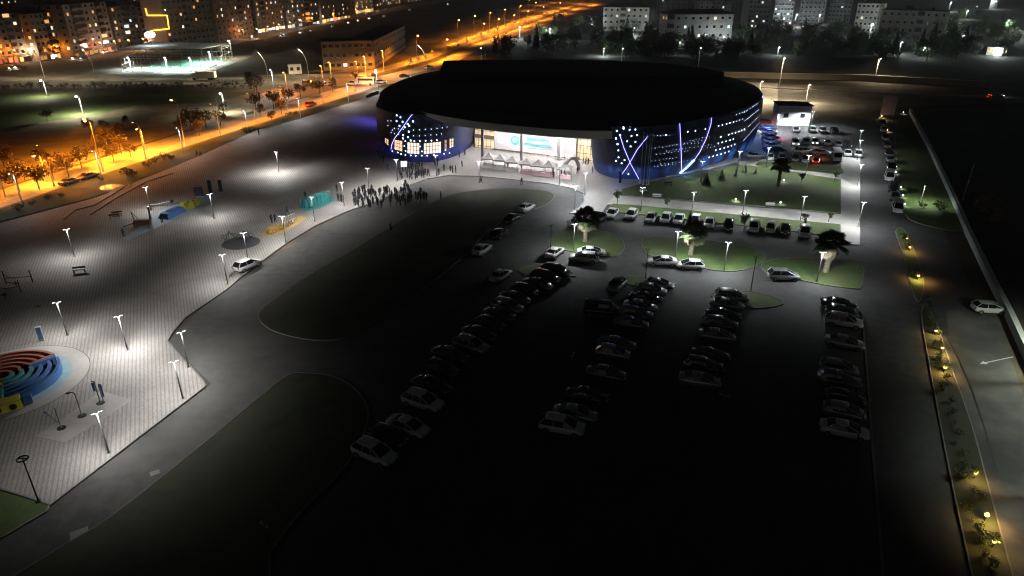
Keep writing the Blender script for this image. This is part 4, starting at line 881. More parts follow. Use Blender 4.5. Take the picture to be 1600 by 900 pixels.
def palm(h, seed, crown=2.3, skirt=True, small=False):
    random.seed(seed); e = empty('palm_tree', (0, 0, 0)); t = MB(); K = 7
    for i in range(K):
        z0, z1 = h * i / K, h * (i + 1) / K; t.tube((0, 0, z0), (0, 0, z1), .40 - .14 * i / K + .03, .35 - .14 * i / K, 10)
    t.build('trunk', mat('palm_bark', (.22, .18, .13), .9, var=.4, scale=4, bump=.5), e)
    def frond(mb, a, el, L, droop, wd):
        u = Vector((math.cos(a), math.sin(a), 0)); v_ = Vector((-math.sin(a), math.cos(a), 0)); P = []
        for j in range(6):
            s = L * .6 * j / 5; P.append(Vector((0, 0, h)) + u * (s * math.cos(el) + .12) + Vector((0, 0, s * math.sin(el) - droop * (j / 5) ** 2 * L * .5)))
        mb.path(P, .03, 4); q = P[-1]; d = (P[-1] - P[-2]).normalized(); up = v_.cross(d)
        for k in range(-6, 7):
            t = k * .26; l = wd * (1.25 - .05 * abs(k)); e_ = (d * math.cos(t) + v_ * math.sin(t)).normalized(); tip = q + e_ * l - Vector((0, 0, .22 * l)) ; sd = (v_ * math.cos(t) - d * math.sin(t)) * .11
            m_ = q + e_ * l * .55 + up * .04; mb.add([q, m_ + sd, tip, m_ - sd], [(0, 1, 2, 3)])
    c = MB()
    for i in range(46): frond(c, i * 2.4 + random.uniform(-.2, .2), random.uniform(-.35, 1.3), crown * random.uniform(.75, 1.0), random.uniform(.1, .35), 1.0)
    c.build('crown', M_frond, e)
    if skirt:
        d = MB()
        for i in range(44): frond(d, random.uniform(0, 6.28), random.uniform(-1.4, -.75), crown * random.uniform(.3, .85), random.uniform(.1, .3), .75)
        d.build('dry_skirt', M_dry, e)
    return e
def place(o, px, py, rz=0, s=1.0, z=.12, label=None, cat=None, group=None):
    p = G(px, py); o.location = (p.x, p.y, z); o.rotation_euler = (0, 0, rz); o.scale = (s,) * 3; tag(o, label, cat, group); return o
pa = palm(4.0, 1); palms = [(pa, 914, 378, 1.0, 'left palm with dark crown beside the lamp on the left lawn island'), (None, 1079, 399, .95, 'middle palm with dry skirt on the middle lawn island'), (None, 1290, 426, 1.12, 'right palm with large pale dry skirt on the right lawn island')]
c1 = copy_tree(pa); c2 = copy_tree(pa)
for o, (q, px, py, s, lb) in zip((pa, c1, c2), palms): place(o, px, py, random.uniform(0, 6), s, label=lb, cat='palm tree', group='palms on the lawn islands')
place(palm(4.4, 5, 1.8, False), 1215, 292, 1, 1.0, label='tall palm on the garden lawn below the busy car park', cat='palm tree')
cf = conifer(2.7, .85, 330, M_leaf_con, 3)
for i, (px, py, s) in enumerate(((1103, 291, 1.1), (1127, 283, .95), (1149, 277, .6), (1163, 272, .85), (1180, 272, .5))):
    o = cf if i == 0 else copy_tree(cf); place(o, px, py, i, s, label='dark small conifer, %s from left along the garden edge by the blue wall' % orw(i), cat='conifer', group='small conifers by the blue wall')
yt = broad(3.0, .9, 420, M_leaf, 11, 'young_tree')
for i, (px, py, s) in enumerate(((964, 320, .95), (1042, 327, .75), (1251, 287, .8), (1303, 285, .9), (1162, 362, 1.1), (1256, 352, .8), (1294, 348, .7))):
    o = yt if i == 0 else copy_tree(yt); place(o, px, py, i * 1.7, s, label='slender young tree, %s from left in the garden beside the paths' % orw(i), cat='young tree', group='young garden trees')
cyp = conifer(2.6, .42, 600, M_leaf_con, 8); place(cyp, 1077, 352, 0, 1.0, label='narrow cypress between parked cars, the left one', cat='conifer'); o = copy_tree(cyp); place(o, 1256, 362, 2, 1.0, label='narrow cypress behind the last parked car at right', cat='conifer')
# shrubs of the verge
sh = shrub(1.4, 260, M_leaf_d, 4)
for i, (px, py, s) in enumerate(((31, 330, 1.2), (52, 322, .9), (76, 313, .9), (97, 309, .7), (158, 283, .8), (200, 276, 1.6), (208, 277, 1.2), (232, 262, 1.4), (244, 256, 1.3), (256, 250, 1.4), (268, 250, 1.1), (385, 209, 1.5), (393, 206, 1.2), (452, 183, 1.3), (462, 180, 1.0), (1440, 325, .9), (1468, 330, 1.5))):
    o = sh if i == 0 else copy_tree(sh)
    lb = 'dark shrub on the grass verge beside the orange road, %s from the left' % orw(i) if i < 15 else ('small dark bush on the lit lawn by the wall' if i == 15 else 'larger dark bush on the lit lawn by the wall')
    place(o, px, py, i, s, label=lb, cat='shrub', group='shrubs of the verge' if i < 15 else None)
# pale bare tree beyond the boundary wall
pt = broad(5.5, 3.0, 900, mat('leaf_bare', (.22, .17, .12), .8, var=.4, scale=1), 21, 'bare_tree'); place(pt, 1533, 362, 0, 1.1, 0, 'brown leafless-looking tree beyond the boundary wall', 'tree')
# orange-lit trees of the field
bt = [broad(6.5, 3.2, 650, leafmat('leaf_brown', (.075, .05, .024)), 31, 'field_tree'), broad(7.5, 3.6, 700, leafmat('leaf_brown', (0, 0, 0)), 37, 'field_tree')]
FT = [(30, 300, 1.2), (62, 296, .9), (85, 282, 1.0), (108, 276, .9), (70, 262, .8), (128, 262, .8), (150, 235, .7), (168, 230, .9), (190, 240, .9), (178, 252, .7), (205, 246, .7), (188, 212, .6), (285, 210, .9), (300, 205, 1.1), (312, 212, .8), (322, 200, .9), (345, 195, .8), (400, 172, .9), (408, 182, .7), (428, 170, 1.0), (440, 178, .9), (452, 160, .8), (470, 152, .9), (500, 148, .9), (520, 143, .9), (555, 128, .7), (425, 190, .6), (140, 206, .6), (165, 205, .6), (75, 190, .6), (197, 196, .5), (8, 262, .9), (350, 180, .8), (402, 148, 1.2), (398, 142, 1.3), (585, 127, .6)]
for i, (px, py, s) in enumerate(FT):
    o = bt[i] if i < 2 else copy_tree(bt[i % 2]); place(o, px, py, i * 2.1, s * .78, 0, 'orange-lit brown tree in the field, %s in the list from the lower left corner' % orw(i) if False else 'orange-lit scrubby tree %s in the dirt field left of the hall' % orw(i), 'tree', 'scrubby trees in the field')
# median shrubs of the cross road
ms = shrub(2.0, 160, M_leaf_d, 14, 'median_bush'); xs = [x + random.uniform(-3, 3) for x in range(5, 400, 11)]
for i, x in enumerate(xs):
    o = ms if i == 0 else copy_tree(ms); place(o, x, 139 - x * .004 + random.uniform(-.6, .6), i, random.uniform(.7, 1.5), 0, 'dark bush on the cross road verge, %s from the left' % orw(i), 'bush', 'bushes along the cross road')
mh = shrub(2.4, 120, leafmat('leaf_orange', (.12, .09, .03)), 15, 'median_bush')
pts = [(640 + i * 12.5, 101 - i * 4.6 - (i * i) * .03) for i in range(15)]
for i, (x, y) in enumerate(pts):
    o = mh if i == 0 else copy_tree(mh); place(o, x, y, i, random.uniform(.8, 1.3), 0, 'small bush in the highway median, %s from the near end' % orw(i), 'bush', 'bushes of the highway median')
sheet('park_ground', [(700, 112), (760, 74), (850, 60), (930, 42), (1200, 38), (1340, 52), (1500, 60), (1640, 100), (1600, 128), (1540, 133), (1350, 122), (1120, 117), (900, 114)], .010, blend('park_soil_shaded', (0.035, 0.04, 0.022), (0.02, 0.024, 0.014), 0.1, (0.06, 0.055, 0.04), 0.05))  # darkened sheet: lack of light below the trees is put into its colour
# dark wood behind the hall
wt = [broad(7, 3.6, 620, M_leaf_d, 41, 'park_tree', .26), broad(7.5, 3.8, 620, M_leaf, 43, 'park_tree', .26), broad(6, 2.6, 460, M_leaf_p, 47, 'park_tree', .22), None]
random.seed(41); wc = conifer(10, 1.9, 420, M_leaf_con, 49); wc.name = 'park_conifer'; wt[3] = wc
random.seed(99)
TR = []
for (x0, x1, y0, y1, n) in ((755, 935, 42, 84, 30), (935, 1045, 50, 92, 30), (1010, 1180, 60, 96, 32), (1150, 1340, 44, 92, 40), (1330, 1500, 66, 96, 30), (1460, 1610, 20, 92, 30), (1040, 1150, 74, 92, 10), (740, 800, 62, 96, 10)):
    for _ in range(int(n * 1.38)):
        x = random.uniform(x0, x1); y = random.uniform(y0, y1)
        if x < 850 and y < 104 - (x - 720) * .42: continue
        if 930 < x < 1020 and y < 50: continue
        TR.append((x, y))
TR.sort(); usedt = set()
for i, (x, y) in enumerate(TR):
    k = random.choice([0, 0, 1, 1, 2, 3]); o = wt[k] if k not in usedt else copy_tree(wt[k]); usedt.add(k)
    nmk = ['dark leafy', 'green leafy', 'pale leafy', 'dark pointed'][k]
    place(o, x, y, random.uniform(0, 6), random.uniform(.75, 1.5), 0, '%s tree, %s from the left in the park behind the hall' % (nmk, orw(i) if i < 99 else ('one hundredth' if i == 99 else ('two hundredth' if i == 199 else ('one' if i < 200 else 'two') + ' hundred and ' + orw(i % 100)))), 'tree', 'park trees behind the hall')
# planting strip with small warm lamps and bushes
ps = shrub(1.2, 240, M_leaf, 17, 'strip_bush'); k = 0
edge_l = [(1444, 500), (1466, 610), (1488, 720), (1520, 880)]; edge_r = [(1480, 560), (1500, 640), (1525, 750), (1562, 880)]
for y in [468 + 11 * i for i in range(6)] + [545 + 17 * i for i in range(21)]:
    t = (y - 500) / 380; x = 1452 + 84 * t + random.uniform(-9, 11) * (0.6 + .7 * t)
    o = ps if k == 0 else copy_tree(ps); place(o, x, y, k, random.uniform(.4, .95), .12, 'low bush in the planting strip, %s from the far end' % orw(k), 'bush', 'bushes of the planting strip'); k += 1
SPOTS = [(1416, 379, 14, .7), (1420, 393, 60, 1), (1433, 438, 90, 1.1), (1460, 525, 60, .9), (1470, 552, 80, 1), (1474, 583, 80, 1), (1521, 749, 50, .9), (1538, 815, 110, 1.2), (1549, 857, 50, .9)]
for i, (px, py, e, s) in enumerate(SPOTS):
    r = empty('garden_light', (0, 0, 0)); b = MB(); b.tube((0, 0, 0), (0, 0, .42), .05, n=8); b.tube((0, 0, .42), (0, 0, .5), .13, .15, 10); b.build('pole', M_black, r); b = MB(); b.tube((0, 0, .74), (0, 0, .80), .16, .05, 10); b.build('lamp_cap', M_black, r); b = MB(); b.ball((0, 0, .62), .16 * s); b.build('bulb', emit('garden_bulb', (1.0, .60, .14), 5), r)
    place(r, px, py, 0, 1, .12, 'glowing warm garden light, %s from the far end of the planting strip' % orw(i), 'garden light', 'garden lights of the planting strip'); point(r, (0.0, -.4, .95), e * 1.1, (1.0, .58, .16), .12, spot=172)
    if i not in (3, 7):
        o = copy_tree(ps); place(o, px - 5, py - 5, i, 1.0, .12, 'lit bush beside the %s garden light of the strip' % orw(i), 'bush', 'lit bushes by the garden lights')
for i, (px, py, e, c) in enumerate(((1386, 206, 60, 1), (1389, 230, 50, 1), (1391, 240, 18, 1), (1395, 248, 18, 1), (1399, 264, 20, 0), (1399, 272, 20, 0), (1407, 296, 22, 0), (1410, 309, 20, 0), (1413, 323, 30, 0), (1377, 184, 90, 1), (1411, 178, 30, 0), (1224, 285, 25, 0), (1149, 315, 45, 0), (1219, 320, 25, 0))):
    r = empty('ground_light', (0, 0, 0)); b = MB(); b.tube((0, 0, 0), (0, 0, .3), .06, n=8); b.build('stake', M_black, r); b = MB(); b.ball((0, 0, .38), .12 if i not in (3, 4, 10) else .10); b.build('bulb', E_warm if c else E_led, r)
    place(r, px, py, 0, 1, .12, 'small %s ground light, %s %s' % ('warm' if c else 'white', orw(i) if i < 9 else orw(i - 9), 'along the right road verge' if i < 9 else 'of the lawn lights and the billboard foot'), 'ground light', 'small ground lights'); point(r, (0, -.3, .6), e * .8, WRM if c else (.9, 1, .9), .12)
p = G(1440, 318); point(None, (p.x, p.y, 3.4), 420, (.8, 1.0, .7), .3)
fl = empty('floodlight', (p.x, p.y + .4, .1), 0, 'short floodlight mast on the lit lawn by the wall', 'floodlight'); MB().tube((0, 0, 0), (0, 0, 3.6), .05, n=6).build('pole', M_galv, fl); b = MB(); b.box((0, -.1, 3.6), (.4, .2, .25)); b.build('lamp_head', M_black, fl)
p = G(1565, 600); 
# tall masts whose light falls on the right road
def mast(px, py, h, e, col, label, name='street_lamp', em=E_sod, arm=1.6, az=0.0, z=0.02, cat='street lamp', group=None, br=.34, two=False, spot=164, tilt=0.0, along=None):
    p = G(px, py); r = empty(name, (p.x, p.y, z), az, label, cat, group)
    b = MB(); b.tube((0, 0, 0), (0, 0, h * .93), .14, .07, 8); b.tube((0, 0, 0), (0, 0, .4), .22, .2, 8)
    for s in ((-1, 1) if two else (-1,)):
        b.path([(0, 0, h * .93), (0, s * arm * .35, h * .985), (0, s * arm, h)], .05, 6)
    b.build('pole', M_galv, r)
    for s in ((-1, 1) if two else (-1,)):
        hd = MB(); hd.box((0, s * (arm + .25), h + .05), (.3, .75, .14), 0); hdo = hd.build('lamp_head', M_galv, r)
        l = MB(); l.ball((0, s * (arm + .25), h - .06), br, 10, 6, 0, .6); l.build('bulb', em, hdo)  # bulb drawn oversized to stand in for the bloom round far lamps
        point(r, (0, s * (arm + .3), h - .45), e, col, .3, spot=spot, rot=(tilt, 0, 0), blendv=.4)
        if along is not None:      # the two side lobes a road luminaire throws along its road
            for k in (-1, 1):
                for th_, ee, cone in ((48, 2.0, 44), (64, 5.5, 30)):
                    dv = Vector((math.cos(along - az) * k * math.sin(R(th_)), math.sin(along - az) * k * math.sin(R(th_)), -math.cos(R(th_))))
                    point(r, (0, s * (arm + .3), h - .45), e * ee, col, .3, spot=cone, rot=dv.to_track_quat('-Z', 'Y').to_euler(), blendv=.9)
    return r
mast(1645, 600, 9, 2000, (.9, 1, .82), 'street lamp off the right edge lighting the right road', em=E_led, az=1.57, spot=150)
mast(1640, 780, 9, 700, (.9, 1, .9), 'street lamp farther down the right road, outside the picture edge', em=E_led, az=1.57, spot=130)
# ------------------------------------------------------------ sodium street lamps (head px given, base px)
AF = ang((0, 311), (575, 133)); AH = ang((590, 127), (930, 5))
ROADM = [(9, 308), (85, 291), (161, 268), (228, 248), (290, 229), (345, 213), (400, 193), (450, 179), (505, 161), (555, 143)]
SL = [(px, py, 11.5, 2300, AF, 1) for px, py in ROADM] + [(520, 140, 10, 1500, None, 0), (449, 143, 7, 1400, None, 0), (227, 234, 5.5, 2000, None, 0), (74, 284, 6, 2200, None, 0), (155, 246, 9, 5200, None, 0), (572, 118, 8, 2200, None, 0), (505, 126, 6, 1100, None, 0), (600, 112, 9, 2800, None, 0), (560, 128, 8, 1500, None, 0)]
SL += [(px, py, h, e, AH, 2) for px, py, h, e in ((652, 93, 11, 3000), (697, 92, 9, 2600), (716, 64, 12, 3000), (741, 55, 12, 3000), (765, 48, 12, 3000), (788, 41, 12, 3000), (755, 64, 10, 2600), (778, 55, 10, 2600), (802, 47, 10, 2600), (824, 39, 10, 2600), (812, 33, 12, 3000), (836, 26, 12, 3000), (848, 30, 10, 2600), (862, 18, 12, 3000), (886, 12, 12, 3000), (874, 22, 10, 2600), (900, 14, 10, 2600), (910, 6, 12, 3000), (926, 8, 10, 2600), (868, 4, 10, 1800), (846, 8, 10, 1800), (826, 16, 10, 1800))]
added_masts = (85, 228, 345, 400, 450, 505, 555)  # masts added between the visible ones so the road is lit evenly
for i, (px, py, h, e, al, kd) in enumerate(SL):
    if kd == 1: mast(px, py, h if px not in added_masts else 8.5, e * (1.05 if px not in added_masts else .75), SOD, 'orange sodium street lamp, %s from left along the frontage road' % orw(i), group='orange street lamps', az=math.pi + AF, arm=1.2, br=.34 if px not in added_masts else .2, em=E_sod if px not in added_masts else emit('sodium_added', (1.0, 0.5, 0.12), 3), spot=100, along=AF, tilt=0)
    elif kd == 0: mast(px, py, h, e * 2.4, SOD, 'orange sodium lamp %s standing in the field or by the junction' % orw(i - 10), group='orange street lamps', br=.3, em=E_sod, spot=172)
    else: mast(px, py, h, e * 3.3, SOD, 'orange sodium street lamp, %s along the highway' % orw(i - 19), group='orange street lamps', az=math.pi - .4, br=.5, em=E_sod, spot=158, along=AH)
for i, (px, py, e) in enumerate(((36, 321, 260), (160, 281, 320), (287, 240, 420), (388, 209, 480), (470, 187, 520), (545, 163, 600))):  # lamps at both ends of this row are added to brighten verge and plaza
    mast(px, py, 6.5, e, (1.0, .97, .90), 'low pinkish-white lamp, %s from left between the verge and the orange road' % orw(i), em=emit('lamp_pinkish', (1.0, .75, .85), 8), arm=.8, br=.16, spot=170, group='low white lamps of the verge')
WL_ = [(430, 152, 9.5, 550, 'tall white lamp left of the orange junction'), (363, 91, 8.5, 900, 'white lamp at the right end of the sports pitch'), (74, 150, 5.5, 800, 'bright white lamp on the cross road far left'), (130, 178, 5.5, 1500, 'bright white lamp over the green field'), (590, 140, 7, 900, 'white lamp just left of the hall at the road bend'), 
    (352, 176, 6, 900, 'white lamp among the brown field trees'), (970, 113, 10, 130, 'slim street lamp above the hall roof, left of two'), (1090, 112, 10, 130, 'slim street lamp above the hall roof, right of two'), (1217, 138, 11, 420, 'tall street lamp behind the hall to the right'), (1367, 123, 8, 260, 'leaning-look street lamp on the embankment at right'), (752, 103, 8, 140, 'street lamp by the dark trees above the hall roof'),
    (1185, 157, 6.5, 260, 'street lamp touching the right end of the hall'), (1259, 160, 6, 320, 'street lamp between the back road and the kiosk'), (1010, 45, 8, 1500, 'bright lamp between the two apartment blocks behind'), (924, 48, 8, 900, 'bright lamp left of the pale apartment block'), (990, 56, 5, 1700, 'lamp in front of the pale apartment block'), (1128, 78, 7, 600, 'bright lamp by the wide apartment block corner'), (1152, 70, 5, 700, 'lamp right of the wide apartment block'),
    (1184, 42, 8, 800, 'lamp among the trees right of the wide block'), (1241, 42, 9, 2200, 'brightest white lamp among the dark towers'), (1278, 38, 7, 500, 'small lamp right of the brightest white lamp'), (1358, 58, 8, 1600, 'lamp at the left corner of the large right block'), (859, 60, 6, 900, 'white lamp in the dark park left'), (812, 60, 7, 1500, 'white lamp beside the orange highway edge'), (1480, 48, 5, 500, 'small lamp right of the large right block'), (1502, 66, 4, 400, 'low lamp beside the far lane at right'), (1555, 88, 4, 700, 'lamp at the small building far right'),
    (1482, 18, 9, 1600, 'lamp beyond the right block at the top edge'), (1552, 14, 8, 1100, 'lamp in trees near the top right corner'), (1230, 12, 9, 600, 'far lamp between the dark towers'), (1060, 84, 6, 130, 'lamp lighting the shrubs under the wide block'), (943, 88, 4, 260, 'lamp lighting the bushes behind the hall'), (1215, 86, 4, 300, 'lamp lighting pale bushes behind the hall'), (1404, 84, 6, 500, 'lamp lighting the hedge below the right block')]
for px, py, h, e, lb in WL_: mast(px, py, h, e * (2.6 if py > 100 or px < 640 else 2.9) * (4.5 if 1160 < px < 1400 and py > 100 else 1), (1, .78, .48) if 1160 < px < 1400 and py > 100 else ((.86, .98, 1.0) if px > 400 else (1, .93, .70)), lb, em=E_led, br=.42 if e > 700 else .26, arm=1.0, cat='street lamp', group='white street lamps', spot=None if py < 100 else 168)
for i, (px, py, dx) in enumerate(((420, 130, -1), (483, 124, -1), (667, 118, -1), (150, 124, -1), (70, 122, -1))):
    p = G(px, py); r = empty('curved_lamp', (p.x, p.y, .02), 0, 'unlit curved grey lamp mast, %s along the cross road' % orw(i), 'street lamp', 'curved unlit masts'); b = MB(); b.path([(0, 0, 0), (0, 0, 6), (-.5, 0, 8.5), (-1.6, 0, 10.6), (-3.0, 0, 12)], .13, 6); b.build('pole', M_galv, r); b = MB(); b.box((-3.3, 0, 12.1), (1.0, .35, .16)); b.build('lamp_head', M_galv, r)
    point(r, (-3.3, 0, 11.8), 3000, (1, .86, .55), .3, spot=172)  # light added to brighten the cross road; the mast head itself is unlit
    for kx in (-1, 1):
        for th_, ee, cone in ((55, 5000, 40), (70, 22000, 24), (77, 60000, 12)): point(r, (-3.3, 0, 11.8), ee, (1, .86, .55), .3, spot=cone, rot=Vector((kx * math.sin(R(th_)), 0, -math.cos(R(th_)))).to_track_quat('-Z', 'Y').to_euler(), blendv=.9)

# ------------------------------------------------------------ buildings
def building(lb, pa, pb, h, depth, floors, cols, m, lit=.15, roof='flat', roofm=None, shop=False, balc=(), name='apartment_block', seed=0, winw=1.3, winh=1.35, side=True, cool=0, skip=0):
    random.seed(seed + 500); a = G(*pa); c = G(*pb); d = c - a; Lw = d.length; th = math.atan2(d.y, d.x)
    r = empty(name, a, th, lb, 'building', None)
    b = MB(); b.box((Lw / 2, depth / 2, h / 2), (Lw, depth, h)); fh = h / floors
    for k in range(1, floors): b.box((Lw / 2, -.03, k * fh), (Lw, .1, .14))
    wl = b.build('wall', m, r)
    b = MB(); rm = roofm or M_roof
    if roof == 'hip':
        o_ = .6; zz = h + 2.3; b.add([(-o_, -o_, h), (Lw + o_, -o_, h), (Lw + o_, depth + o_, h), (-o_, depth + o_, h), (depth * .45, depth / 2, zz), (Lw - depth * .45, depth / 2, zz), (-o_, -o_, h - .25), (Lw + o_, -o_, h - .25), (Lw + o_, depth + o_, h - .25), (-o_, depth + o_, h - .25)],
              [(0, 1, 5, 4), (1, 2, 5), (2, 3, 4, 5), (3, 0, 4), (6, 7, 1, 0), (7, 8, 2, 1), (8, 9, 3, 2), (9, 6, 0, 3), (9, 8, 7, 6)])
    else:
        b.box((Lw / 2, depth / 2, h + .12), (Lw + .5, depth + .5, .25))
        if name == 'apartment_block': b.box((Lw * .4, depth * .5, h + 1.3), (4, 4, 2.2)); b.box((Lw * .75, depth * .6, h + .9), (1.6, 1.6, 1.4))
    b.build('roof', rm, r)
    shared = {}
    def win(x, z, w_, hh, y, rot, mm):
        key = (round(w_, 2), round(hh, 2), rot)
        if key not in shared:
            q = MB(); q.box((0, 0, 0), (w_, .12, hh) if not rot else (.12, w_, hh)); q.box((0, 0, -hh / 2 - .06), (w_ + .2, .2, .1) if not rot else (.2, w_ + .2, .1), 0, 1); me = q.build('window', [M_glass, M_white], None, link=False).data; shared[key] = me
        o = bpy.data.objects.new('window', shared[key]); COL.objects.link(o); o.parent = r; o.location = (x, y, z); s = o.material_slots[0]; s.link = 'OBJECT'; s.material = mm
    cs = [(j + .5) / cols * Lw for j in range(cols)]; cnt = 0
    for k in range(floors):
        z = (k + .52) * fh
        if shop and k == 0: continue
        for j, x in enumerate(cs):
            if j in balc:
                if balc[j] if isinstance(balc, dict) else True:
                    q = MB(); bw = Lw / cols * .92; q.box((x, -.55, k * fh + .55), (bw, 1.1, 1.0), 0, 0); q.box((x, -.02, k * fh + fh * .66), (bw, .06, fh * .5), 0, 1); q.build('balcony', [m, M_black if random.random() > lit * .7 else random.choice(E_win)], r); cnt += 1
                continue
            if cnt > 92: continue
            mm = M_glass if random.random() > (lit * 1.7 if a.x < 60 else lit * 1.2) else random.choice(E_win if not cool else E_win[1:2] + E_win[3:])
            win(x, z, min(winw, Lw / cols * .6), min(winh, fh * .5), -.03, 0, mm); cnt += 1
    if side and cnt < 80:
        for k in range(1 if shop else 0, floors):
            for y in [depth * (j + .5) / 3 for j in range(3)]:
                if cnt > 96: break
                xs_ = -.03 if (-math.cos(th) * a.x - math.sin(th) * a.y) < 0 else Lw + .03
                win(xs_, (k + .52) * fh, 1.2, 1.3, y, 1, M_glass if random.random() > lit else random.choice(E_win)); cnt += 1
    if shop:
        cc_ = {'white': (1, .93, .8), 'amber': (1, .5, .14), 'red': (1, .2, .08)}
        for j in range(cols + 2):
            if random.random() < .18: continue
            ww = Lw / (cols + 2); kk = random.choice([shop, shop, random.choice(['white', 'amber', 'red'])]); lv = random.choice([.6, 1.4, 2.6])
            q = MB(); q.box(((j + .5) * ww, -.05, fh * random.uniform(.38, .5)), (ww * random.uniform(.6, .9), .14, fh * random.uniform(.4, .75))); q.build('shop_front', emit('shop_%s_%s' % (kk, lv), cc_[kk], lv), r)
        q = MB(); q.box((Lw / 2, -.9, fh * .85), (Lw * .95, 1.8, .15)); q.build('awning', mat('awning', (.3, .28, .26), .7), r)
    return r
W1 = mat('render_beige', (.30, .235, .18), .8, var=.15, scale=.3); W2 = mat('render_grey', (.27, .24, .22), .8, var=.15, scale=.3); W3 = mat('render_cream', (.6, .57, .52), .8, var=.12, scale=.3); W4 = mat('render_dark', (.16, .155, .15), .8, var=.15, scale=.3); RR = mat('tile_dark_red', (.12, .045, .035), .8, var=.2, scale=1)
building('beige block with curved balconies at the far left edge', (-30, 104), (56, 95), 22, 14, 7, 8, W1, .12, 'hip', balc=(0, 2, 5), shop='red', seed=1)
building('beige block with bright top windows, second from the left', (64, 96), (112, 88), 21.5, 14, 7, 7, W1, .22, 'hip', balc=(3, 4), shop='amber', seed=2)
building('tall grey-beige block with stacked balconies behind the bright shop', (118, 91), (182, 79), 25, 14, 8, 7, W2, .10, 'hip', balc=(1, 2, 5), shop='amber', seed=3)
building('dark block left of the yellow outlined sign', (186, 78), (224, 72), 22, 14, 7, 5, W4, .1, 'flat', balc=(2,), seed=4)
building('grey block behind the yellow neon outline', (226, 72), (262, 68), 21, 12, 7, 5, W2, .1, 'flat', seed=5, shop='amber')
building('long brown block right of the neon outline', (266, 79), (338, 69), 29, 14, 9, 10, W1, .04, 'flat', balc=(4,), seed=6)
building('long brown block, next right with a lit stairwell', (343, 68), (398, 56), 30, 14, 9, 8, W1, .08, 'flat', balc=(5,), seed=7)
building('block above the white lit shops', (404, 52), (446, 45), 27, 14, 8, 6, W1, .22, 'flat', shop='white', balc=(1,), seed=8)
building('block above the brilliant market front', (450, 45), (500, 38), 30, 14, 9, 7, W2, .25, 'flat', shop='white', balc=(4,), seed=9)
building('amber lit block at the top edge', (504, 36), (548, 28), 30, 14, 9, 6, W1, .3, 'flat', shop='amber', seed=10)
building('glowing orange block at the top edge', (556, 22), (584, 18), 36, 14, 9, 4, mat('render_orange_lit', (.6, .42, .2), .8), .4, 'flat', shop='amber', seed=11)  # orange lamplight on this block is put into its wall colour
k = 0
for px, py, w_, h, lit in ((0, 42, 60, 12, .1), (70, 34, 55, 12, .12), (130, 27, 60, 12, .12), (195, 22, 60, 14, .1), (262, 18, 60, 18, .1), (330, 16, 55, 20, .15), (392, 12, 50, 22, .3), (448, 10, 50, 24, .35), (500, 8, 46, 24, .35), (592, 9, 40, 20, .4), (636, 4, 44, 18, .4), (684, 0, 46, 16, .4), (0, 14, 80, 12, .08), (90, 8, 80, 12, .1), (180, 6, 70, 12, .1), (740, -6, 60, 16, .4), (520, -6, 60, 24, .3)):
    building('distant low block of the city, %s behind the front row' % orw(k), (px, py), (px + w_ * .86, py - w_ * .09), h, 14, max(3, int(h / 3.1)), 7, random.choice([W1, W2, W4]), lit, 'flat', seed=30 + k, side=False, winw=2.2, winh=1.7); k += 1
# neon outline sign
r = empty('neon_outline', (0, 0, 0), 0, 'yellow neon outline zigzag on the grey block', 'neon sign'); b = MB(); base = G(244, 70)
NP = [(221, 13), (224, 24), (255, 24), (258, 45), (231, 48), (229, 49), (233, 58)]
P3 = []; a6 = G(266, 79); t6 = ang((266, 79), (338, 69)); n6 = Vector((-math.cos(t6), -math.sin(t6), 0)); o6 = a6 + n6 * .5
for x, y in NP:
    d = G(x + 6, y) - CAMP; P3.append(CAMP + d * ((o6 - CAMP).dot(n6) / d.dot(n6)))
print('NEON', P3[0], P3[-1])
b.path(P3, .34, 5); b.build('neon_tube', emit('neon_yellow', (1.0, .55, .06), 3.2), r)
# school with two wings
W5 = mat('school_render', (.30, .28, .25), .8, var=.15, scale=.3)
building('long pale school wing facing left beside the highway', (506, 110), (584, 108), 12, 14, 3, 8, W5, .02, 'flat', name='school_building', seed=60, winw=1.7)
building('long colonnaded school wing running back along the highway', (586, 107), (634, 74), 11.5, 13, 3, 16, W5, .0, 'flat', name='school_building', seed=61, winw=2.0, side=False)
# right side blocks
building('white apartment block with red roof at the top centre', (941, 48), (1012, 49), 16, 14, 4, 8, W3, .12, 'hip', RR, balc=(3,), seed=62, cool=1)
building('wide pale apartment block with dark eaves right of centre', (1039, 76), (1140, 75), 18, 15, 4, 9, mat('render_pale_grey', (.36, .35, .33), .8, var=.12, scale=.3), .16, 'hip', RR, balc=(0,), seed=63, cool=1)
building('left wing of the large right apartment block', (1332, 50), (1366, 52), 19, 13, 5, 5, W3, .05, 'flat', seed=64, cool=1)
building('main wing of the large right apartment block with red balconies', (1368, 64), (1470, 69), 18, 15, 4, 9, W3, .03, 'flat', None, balc=(5,), seed=65, cool=1)
for i, (pa_, pb_, h) in enumerate((((1166, 44), (1200, 44), 26), ((1206, 40), (1236, 40), 34), ((1246, 36), (1286, 36), 34), ((1292, 34), (1326, 35), 30), ((1090, 34), (1140, 34), 16), ((1030, 22), (1080, 22), 14), ((1500, 12), (1545, 14), 12))):
    building('dark tower block %s from left beyond the park' % orw(i) if i < 4 else 'distant block %s beyond the apartment roofs' % orw(i - 4), pa_, pb_, h, 16, int(h / 3.2), 6, W4, .06, 'flat', seed=70 + i, cool=1, side=False)
building('small lit building at the far right lane', (1540, 86), (1564, 88), 4, 6, 1, 3, W3, .9, 'flat', name='small_building', seed=80)
building('small shed left of the school', (452, 116), (472, 115), 4, 6, 1, 2, W3, .0, 'flat', name='small_building', seed=81)
